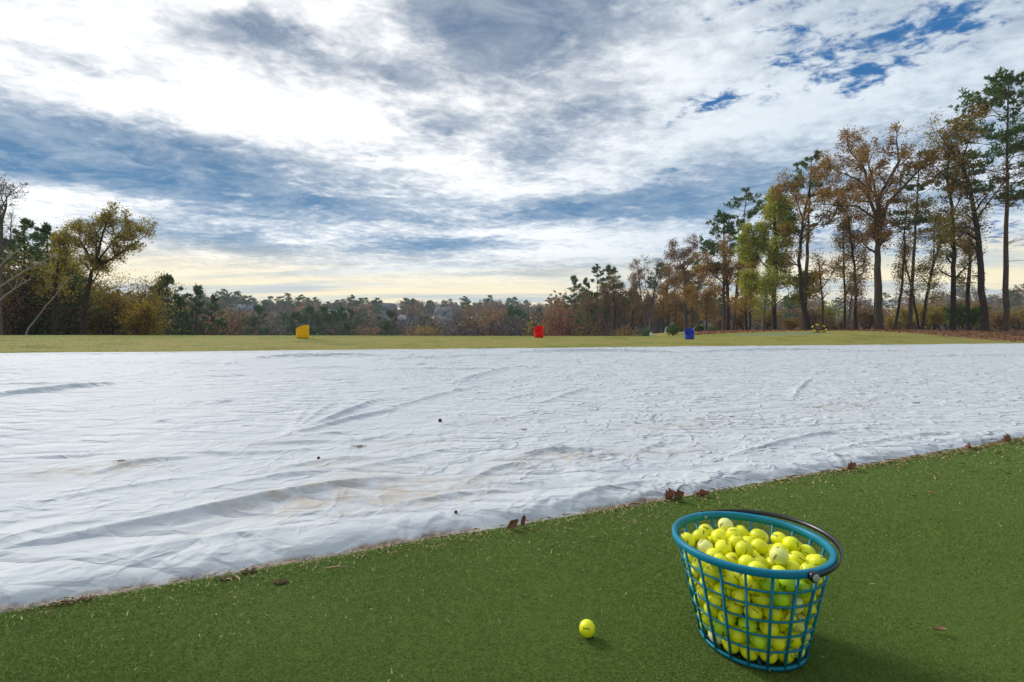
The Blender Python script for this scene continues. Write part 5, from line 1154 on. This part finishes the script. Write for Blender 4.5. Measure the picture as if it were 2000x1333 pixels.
deciduous('oak_tree', 'slim dark trunk with olive leaves between the dead leaning trunks and the dark oak', 'tree', LEFT, 33, [([(107, 657), (106, 600), (110, 540), (118, 490)], 0.14), ([(110, 540), (128, 505), (136, 470)], .05)], 'olive', 1700, 0.11, 'bark_dark', 222, t0=0.35, limb=1.5)
for i, (px, top, Y, rp, c0, lab) in enumerate(((48, 432, 37, 42, .35, 'dark pine right of the bare grey tree at the left edge'), (92, 442, 40, 34, .4, 'dark pine with thin top second from the left edge'), (18, 470, 42, 40, .3, 'shadowy pine behind the bare grey tree'), (140, 520, 38, 30, .2, 'low dark pine left of the leaning oak trunk'), (70, 520, 35, 40, .12, 'bushy low pine behind the pale dead trunks'), (-30, 440, 38, 45, .3, 'dark pine cut by the left picture edge'))):
    pine(lab, LEFT, Y, px, top, 0.16, c0, rp, 230 + i, size=0.3, fine=1.2, gaps=0.1)
def dead_trunk(pts, Y, r, label, seed):
    t = Tree(seed); x = world_x(pts[0][0], Y); base = Vector((x, Y, gz(x, Y) - .1)); root = empty('dead_tree', base); tag(root, label, 'dead tree', 'leaning dead trunks in the left wood')
    P_ = densify(px_local(pts, Y, base, t.r, 0.08), 3, t.r, 0.012); P_[0].z = -0.1; t.tube(P_, r, r * 0.4, 7)
    link('trunk', t.wood('trunk', M['bark_pale']), root); s = Tree(seed + 1)
    for k in range(9):
        i = s.r.randrange(len(P_) // 2, len(P_) - 1); d = Vector((s.r.uniform(-1, 1), s.r.uniform(-.5, .5), s.r.uniform(0, 1))).normalized(); s.tube([P_[i], P_[i] + d * .3, P_[i] + d * .6 + Vector((0, 0, .1))], r * .25, .008, 4)
    link('twigs', s.wood('twigs', M['bark_pale']), root)
dead_trunk([(-120, 657), (-30, 575), (39, 529), (71, 513), (109, 496)], 29, 0.07, 'long pale dead trunk leaning furthest right across the left wood', 241)
dead_trunk([(-90, 657), (-20, 548), (16, 508), (46, 481)], 28.5, 0.06, 'steep pale dead trunk nearest the bare grey tree', 242)
dead_trunk([(-70, 657), (0, 577), (28, 558), (52, 544)], 28, 0.05, 'short pale dead trunk lowest at the left edge', 243)
dead_trunk([(43, 657), (76, 610), (108, 568), (134, 536)], 30.5, 0.045, 'grey dead trunk slanting up to the left of the dark oak', 244)
for i, (px, top, Y, rp, c0, lab) in enumerate(((327, 541, 62, 40, .25, 'large dark pine rising just right of the gold thicket'), (304, 560, 66, 30, .2, 'dark pine half hidden behind the yellow shrub'), (383, 562, 70, 32, .3, 'dark pine right of the large dark pine'), (420, 577, 78, 24, .35, 'slim dark pine at the right end of the left pine row'), (352, 585, 64, 26, .15, 'low dark pine between the large pine and its right neighbour'))):
    pine(lab, LEFT, Y, px, top, 0.2, c0, rp, 250 + i, size=0.46, fine=1.1, gaps=0.05, blades=10)
for i, (px, Y, wp, top, mat, n, s, lab) in enumerate(((345, 72, 40, 556, 'tan', 1500, .17, 'tan leafed tree showing between the dark pines at the left'), (400, 74, 34, 572, 'rust', 900, .17, 'rusty tree right of the tan tree among left pines'), (435, 84, 44, 600, 'tan', 1500, .18, 'tan tree at the right foot of the left pine row'), (372, 68, 40, 620, 'tan', 1000, .16, 'tan brush below the left pine row'), (330, 60, 40, 625, 'olive', 900, .15, 'olive brush below the large dark pine'))):
    bush('thicket', lab, 'thicket', 'thickets at the left of the range', px, Y, wp, top, mat, n, s, 260 + i)
# ------------------------------------------------------------------ the valley: a few shared tree kinds copied one by one
def far_kind(kind, seed):
    t = Tree(seed)
    if kind == 'pine':
        tr, cr = pine_mesh(seed, 14, 0.2, 0.40, 3.2, fine=0.9, size=0.62, blades=8, gaps=0.08, low_dead=2)
        return tr, cr
    cfg = dict(max=2, seg=(4, 3, 2), wob=(0.1, 0.15, 0.2), up=(0.12, 0.1, 0.05), kids=(8, 6, 0), ang=(42, 40, 40), ratio=0.5)
    H = 13; tr = [Vector((t.r.gauss(0, .15) * (i > 0), t.r.gauss(0, .15) * (i > 0), H * 0.62 * i / 5)) for i in range(6)]; t.tube(tr, 0.24, 0.10, 6)
    for k in range(15):
        f = t.r.uniform(0.22, 1); i = min(int(f * 5), 4); p = tr[i].lerp(tr[i + 1], f * 5 - i); az = t.r.uniform(0, 6.28); el = R(t.r.uniform(18, 72)); t.grow(p, Vector((math.cos(az) * math.cos(el), math.sin(az) * math.cos(el), math.sin(el))), H * t.r.uniform(0.26, 0.42), 0.09, 0, cfg)
    mat, n, s = {'bare': ('twig', 1900, 0.20), 'tan': ('tan', 2200, 0.26), 'gold': ('gold', 1900, 0.26), 'rust': ('rust', 1700, 0.26)}[kind]
    return t.wood('trunk', M['bark_grey' if kind == 'bare' else 'bark_oak']), t.leaves('crown', M[mat], n, s, 0.35, seed, 0.4)
KIND = {k: [far_kind(k, 300 + 10 * j + i) for i in range(c)] for j, (k, c) in enumerate((('pine', 4), ('bare', 4), ('tan', 3), ('gold', 1), ('rust', 2)))}
HGT = {'pine': 14.0, 'bare': 13.0, 'tan': 13.0, 'gold': 13.0, 'rust': 13.0}
rv = random.Random(77)
def far_tree(kind, px, Y, top, label, group=VALLEY, widen=1.0):
    x = world_x(px, Y); z0 = gz(x, Y); H = max(5.0, world_z(top, Y) - z0); s = H / HGT[kind]; tr, cr = rv.choice(KIND[kind])
    root = empty({'pine': 'pine_tree', 'bare': 'bare_tree'}.get(kind, 'autumn_tree'), (x, Y, z0 - 0.1), rv.uniform(0, 6.28)); root.scale = (s * widen, s * widen, s)
    tag(root, label, 'pine tree' if kind == 'pine' else 'tree', group); link('trunk', tr, root); link('crown', cr, root); return root
ADJ = {'pine': 'dark green valley pine', 'bare': 'bare grey-brown valley tree', 'tan': 'tan leafed valley tree', 'gold': 'yellow-gold valley tree', 'rust': 'rusty orange valley tree'}
front = [('tan', 448, 120, 603), ('bare', 462, 135, 596), ('tan', 478, 150, 604), ('pine', 505, 120, 602), ('bare', 528, 140, 612), ('bare', 545, 160, 618), ('pine', 577, 118, 615), ('bare', 590, 150, 625), ('pine', 608, 122, 604), ('pine', 630, 128, 603),
         ('pine', 648, 132, 610), ('pine', 667, 126, 606), ('pine', 682, 138, 608), ('bare', 640, 112, 634), ('bare', 664, 116, 632), ('bare', 700, 150, 605), ('bare', 718, 165, 612), ('bare', 735, 140, 618), ('tan', 722, 125, 636), ('bare', 752, 160, 616), ('pine', 762, 120, 611),
         ('bare', 780, 150, 606), ('bare', 800, 175, 600), ('tan', 812, 120, 640), ('bare', 822, 165, 603), ('gold', 839, 130, 622), ('bare', 868, 150, 640), ('bare', 890, 125, 612), ('bare', 905, 140, 608), ('bare', 922, 130, 615), ('tan', 940, 135, 608), ('tan', 958, 145, 600),
         ('bare', 975, 130, 606), ('pine', 998, 150, 602), ('pine', 1012, 140, 608), ('bare', 990, 122, 620), ('pine', 1027, 150, 615), ('bare', 1040, 125, 612), ('pine', 1052, 165, 606), ('gold', 1068, 120, 612), ('bare', 1058, 130, 622), ('bare', 1020, 128, 622), ('tan', 1078, 150, 600), ('bare', 492, 165, 610), ('bare', 850, 172, 612)]
cnt = {}
for k, px, Y, top in sorted(front, key=lambda f: f[1]):
    n = cnt[k] = cnt.get(k, 0) + 1
    lo = 'left of the yellow barrel' if px < 575 else 'between yellow and red barrels' if px < 1045 else 'right of the red barrel'
    tot = sum(1 for f in front if f[0] == k)
    word = 'only' if tot == 1 else ORD[n - 1] if n <= 16 else 'number %d' % n
    w = {'pine': 0.82, 'bare': 1.15, 'tan': 1.15}.get(k, 1.1)
    far_tree(k, px, Y, top, f'{ADJ[k]}, {word} of its kind from left, {lo}', widen=w)

# right-hand background between the trunks and beyond them
for i in range(46):
    px = 1130 + i * 20.5 + rv.uniform(-8, 8); k = rv.choice(('bare', 'bare', 'tan', 'pine', 'rust', 'tan')); Y = rv.uniform(120, 190)
    far_tree(k, px, Y, rv.uniform(590, 618) if px > 1560 else rv.uniform(582, 612), f'{ADJ[k].replace("valley ", "")} of the background wood between the right-hand trunks', 'background trees behind the right-hand trunks', 1.25)
for i in range(16):
    px = 1128 + i * 19 + rv.uniform(-6, 6); k = ('tan', 'pine', 'tan', 'bare', 'gold', 'tan', 'pine', 'rust')[i % 8]
    far_tree(k, px, rv.uniform(112, 128), rv.uniform(552, 590), f'{ADJ[k].replace("valley ", "")} among thin trunks right of the red barrel', 'trees filling the wood right of the red barrel', 1.1)
for i in range(12):
    px = -90 + i * 30 + rv.uniform(-8, 8); k = rv.choice(('bare', 'tan', 'pine')); Y = rv.uniform(62, 105)
    far_tree(k, px, Y, rv.uniform(520, 580), f'{ADJ[k].replace("valley ", "")} deep behind the left thickets', 'background trees behind the left thickets', 1.2)

# ------------------------------------------------------------------ houses among the trees
HOUSES = [(660, 292, 30), (757, 352, 20), (872, 330, 26), (866, 288, 28), (800, 284, 26), (470, 300, 24)]
def house(px, Y, base_py, w, d, h, roof_h, rz, wall, roof, label, wings=(), windows=(), chimney=False, trim=True):
    x = world_x(px, Y); z0 = gz(x, Y); zb = world_z(base_py, Y); root = empty('house', (x, Y, z0 - 0.3), rz); tag(root, label, 'house', 'houses beyond the range')
    def block(cx, cy, w, d, h, rh, ridge_x=True):
        m = MB(); hw, hd = w / 2, d / 2
        if ridge_x: vs = [(cx - hw, cy - hd, 0), (cx + hw, cy - hd, 0), (cx + hw, cy + hd, 0), (cx - hw, cy + hd, 0), (cx - hw, cy - hd, h), (cx + hw, cy - hd, h), (cx + hw, cy + hd, h), (cx - hw, cy + hd, h), (cx - hw, cy, h + rh), (cx + hw, cy, h + rh)]; fs = [(0, 1, 5, 4), (2, 3, 7, 6), (1, 2, 6, 9, 5), (3, 0, 4, 8, 7)]
        else: vs = [(cx - hw, cy - hd, 0), (cx + hw, cy - hd, 0), (cx + hw, cy + hd, 0), (cx - hw, cy + hd, 0), (cx - hw, cy - hd, h), (cx + hw, cy - hd, h), (cx + hw, cy + hd, h), (cx - hw, cy + hd, h), (cx, cy - hd, h + rh), (cx, cy + hd, h + rh)]; fs = [(0, 1, 5, 8, 4), (2, 3, 7, 9, 6), (1, 2, 6, 5), (3, 0, 4, 7)]
        m.add(vs, fs); m.build('wall', M[wall], root)
        m = MB(); e = 0.45; th = 0.22
        for sg in (-1, 1):
            if ridge_x:
                y0, y1 = cy, cy + sg * (hd + e); z1 = h - rh * e / hd; q = [(cx - hw - e, y0, h + rh + .02), (cx + hw + e, y0, h + rh + .02), (cx + hw + e, y1, z1 + .02), (cx - hw - e, y1, z1 + .02)]
            else:
                x0, x1 = cx, cx + sg * (hw + e); z1 = h - rh * e / hw; q = [(x0, cy - hd - e, h + rh + .02), (x0, cy + hd + e, h + rh + .02), (x1, cy + hd + e, z1 + .02), (x1, cy - hd - e, z1 + .02)]
            m.add(q + [(a, b, c + th) for a, b, c in q], [(0, 1, 2, 3), (7, 6, 5, 4), (0, 4, 5, 1), (1, 5, 6, 2), (2, 6, 7, 3), (3, 7, 4, 0)])
        rf = m.build('roof', M[roof], root)
        if trim:
            m = MB()
            if ridge_x:
                for sx in (-1, 1):
                    for sg in (-1, 1): m = MB(); m.tube([(cx + sx * (hw + e + .03), cy, h + rh), (cx + sx * (hw + e + .03), cy + sg * (hd + e), h - rh * e / hd)], 0.11, 4); m.build('gable_trim', M['white_paint'], root)
            else:
                for sy in (-1,):
                    for sg in (-1, 1): m = MB(); m.tube([(cx, cy + sy * (hd + e + .03), h + rh), (cx + sg * (hw + e), cy + sy * (hd + e + .03), h - rh * e / hw)], 0.11, 4); m.build('gable_trim', M['white_paint'], root)
        return rf
    rf = block(0, 0, w, d, h, roof_h)
    for (cx, cy, ww, dd, hh, rh) in wings: block(cx, cy, ww, dd, hh, rh, False)
    for (wx, wy, wz) in windows:
        m = MB(); m.box((wx - 0.6, wy - 0.05, wz), (wx + 0.6, wy + 0.05, wz + 1.5)); f = m.build('window', M['white_paint'], root); m = MB()
        for sx in (-1, 1): m.box((wx + sx * 0.27 - 0.23, wy - 0.075, wz + 0.12), (wx + sx * 0.27 + 0.23, wy - 0.055, wz + 1.38))
        m.build('pane', M['glass'], f)
    if chimney: m = MB(); m.box((w * .22, -0.5, h), (w * .22 + 1.0, 0.5, h + roof_h + 1.4)); m.build('chimney', M['brick'], rf)
    return root
house(660, 292, 652, 15, 10, 5, 5.2, R(62), 'tan_wall', 'roof_blue', 'tan house with steep slate-blue roof behind the yellow barrel pines', windows=((-3, -5.03, 2), (3, -5.03, 2)))
house(757, 352, 628, 12, 10, 7, 5.5, R(38), 'siding', 'roof_dark', 'dark roofed house with white gable edge high among the bare trees', windows=((-3, -5.03, 3.5), (2, -5.03, 3.5)))
house(872, 330, 636, 15, 10, 6, 5, R(-8), 'siding', 'roof_dark', 'grey house with two white trimmed gables below the pine ridge', wings=((-3.5, -4.6, 5, 4, 6.4, 3.4), (4.2, -4.6, 5.5, 4, 6.8, 3.8)), windows=((-3.5, -6.63, 3), (4.2, -6.63, 3), (0, -5.03, 3)), chimney=True)
house(866, 288, 653, 11, 9, 5.2, 4.6, R(70), 'siding', 'roof_dark', 'lower grey house with a dark gable roof below the white trimmed house', windows=((-2, -4.53, 2), (2, -4.53, 2)))
house(800, 284, 654, 13, 9, 6.5, 3.5, R(12), 'siding', 'roof_blue', 'blue-grey house half hidden by bare trees left of the gold tree', windows=((-4, -4.53, 3.5), (0, -4.53, 3.5), (4, -4.53, 3.5)))
house(1412, 130, 665, 13, 9, 3.2, 2.8, R(4), 'brick', 'roof_dark', 'brick house with white gable edges glimpsed under the bushy pine', wings=((-3.6, -4.3, 4.2, 3, 2.9, 2.0), (2.0, -4.4, 6.2, 3, 3.3, 3.0)), windows=((2, -5.93, 1.0), (-3.6, -5.83, 1.0)))
house(1336, 150, 662, 11, 8, 4.0, 2.6, R(-6), 'siding', 'roof_dark', 'pale house glimpsed low behind the blue barrel', trim=False, windows=((-3, -4.03, 1.8), (0.5, -4.03, 1.8), (3.5, -4.03, 1.8)))
house(1830, 105, 665, 13, 9, 4.0, 2.6, R(10), 'siding', 'roof_dark', 'pale grey house half hidden behind the slanting slender tree', windows=((-3, -4.53, 1.6), (3, -4.53, 1.6)))
house(470, 300, 648, 13, 9, 5, 4, R(30), 'tan_wall', 'roof_blue', 'small tan house among the tan trees left of the yellow barrel', windows=((-3, -4.53, 2), (3, -4.53, 2)))

# the wooded hillside further off reads as one mass
def build_far_woods():
    rng = random.Random(90); Vs = []; Fs = []; Ms = []; base = 0; mats = []
    def arr(me):
        v = np.empty(len(me.vertices) * 3, np.float32); me.vertices.foreach_get('co', v); l = np.empty(len(me.loops), np.int32); me.loops.foreach_get('vertex_index', l); return v.reshape(-1, 3), l.reshape(-1, 4)
    low = {k: [(arr(a), arr(b)) for a, b in KIND[k]] for k in KIND}
    mlist = {k: [KIND[k][0][0].materials[0], KIND[k][0][1].materials[0]] for k in KIND}
    for k in mlist:
        for m in mlist[k]:
            if m not in mats: mats.append(m)
    for i in range(1020):
        t = rng.random(); Y = 180 + 300 * t; az = rng.uniform(-1.25, 1.25) if rng.random() < 0.55 else rng.uniform(-0.7, 0.25); 
        if i >= 900: az = rng.uniform(-2.6, -1.2); Y = rng.uniform(80, 260)
        x = az * Y; r = math.hypot(x, Y)
        pxi = CX + FPX * x / Y
        if any(abs(pxi - hx) < hw and Y < hy + 8 and rng.random() < 0.93 for hx, hy, hw in HOUSES): continue
        hi = fbm(np.array([x * 0.012]), np.array([Y * 0.012 + 4]), 2, 12)[0]
        k = rng.choice(('pine', 'pine', 'bare', 'bare')) if hi > 0.52 else rng.choice(('bare', 'bare', 'bare', 'bare', 'pine', 'tan', 'tan'))
        if Y > 330 and x > -40 and hi > 0.4: k = rng.choice(('pine', 'pine', 'bare'))
        s = rng.uniform(0.85, 1.35); a = rng.uniform(0, 6.28); c, sn = math.cos(a) * s * 1.2, math.sin(a) * s * 1.2
        M_ = np.array([[c, -sn, 0], [sn, c, 0], [0, 0, s]]); off = np.array([x, Y, gz(x, Y) - 0.2]); j = rng.randrange(len(low[k]))
        for q in (0, 1):
            v, f = low[k][j][q]
            if q == 1:
                keep = np.arange(len(f)) % 2 == 0; f = f[keep]
            else: f = f[:260]
            u_, inv_ = np.unique(f, return_inverse=True); v = v[u_] * (1 if q == 0 else 1); f = inv_.reshape(-1, 4)
            if q == 1: ctr = v.reshape(-1, 4, 3).mean(1, keepdims=True); v = ((v.reshape(-1, 4, 3) - ctr) * 1.45 + ctr).reshape(-1, 3)
            Vs.append(v @ M_.T + off); Fs.append(f + base); base += len(v); Ms.append(np.full(len(f), mats.index(mlist[k][q])))
    o = link('far_woods', raw_mesh('far_woods', np.vstack(Vs), np.vstack(Fs), mats, False, np.concatenate(Ms)))
    tag(o, 'distant mixed woods of bare trees and pines covering the hillside', 'woods', kind='stuff')
build_far_woods()

# ------------------------------------------------------------------ faint air between here and the hills
HAZE = True
if HAZE:
    m = bpy.data.materials.new('valley_air'); m.use_nodes = True; m.node_tree.nodes.clear(); n = NT(m.node_tree)
    v = n.node('ShaderNodeVolumePrincipled'); v.inputs['Color'].default_value = (0.80, 0.87, 1.0, 1); v.inputs['Density'].default_value = 0.00045; v.inputs['Anisotropy'].default_value = 0.0
    o = n.node('ShaderNodeOutputMaterial'); n.l.new(v.outputs[0], o.inputs['Volume'])
    k = MB(); k.box((-1000, -1000, -30), (1000, 1000, 48)); h = k.build('haze', m); tag(h, 'faint bluish air over the valley', 'haze', kind='stuff')
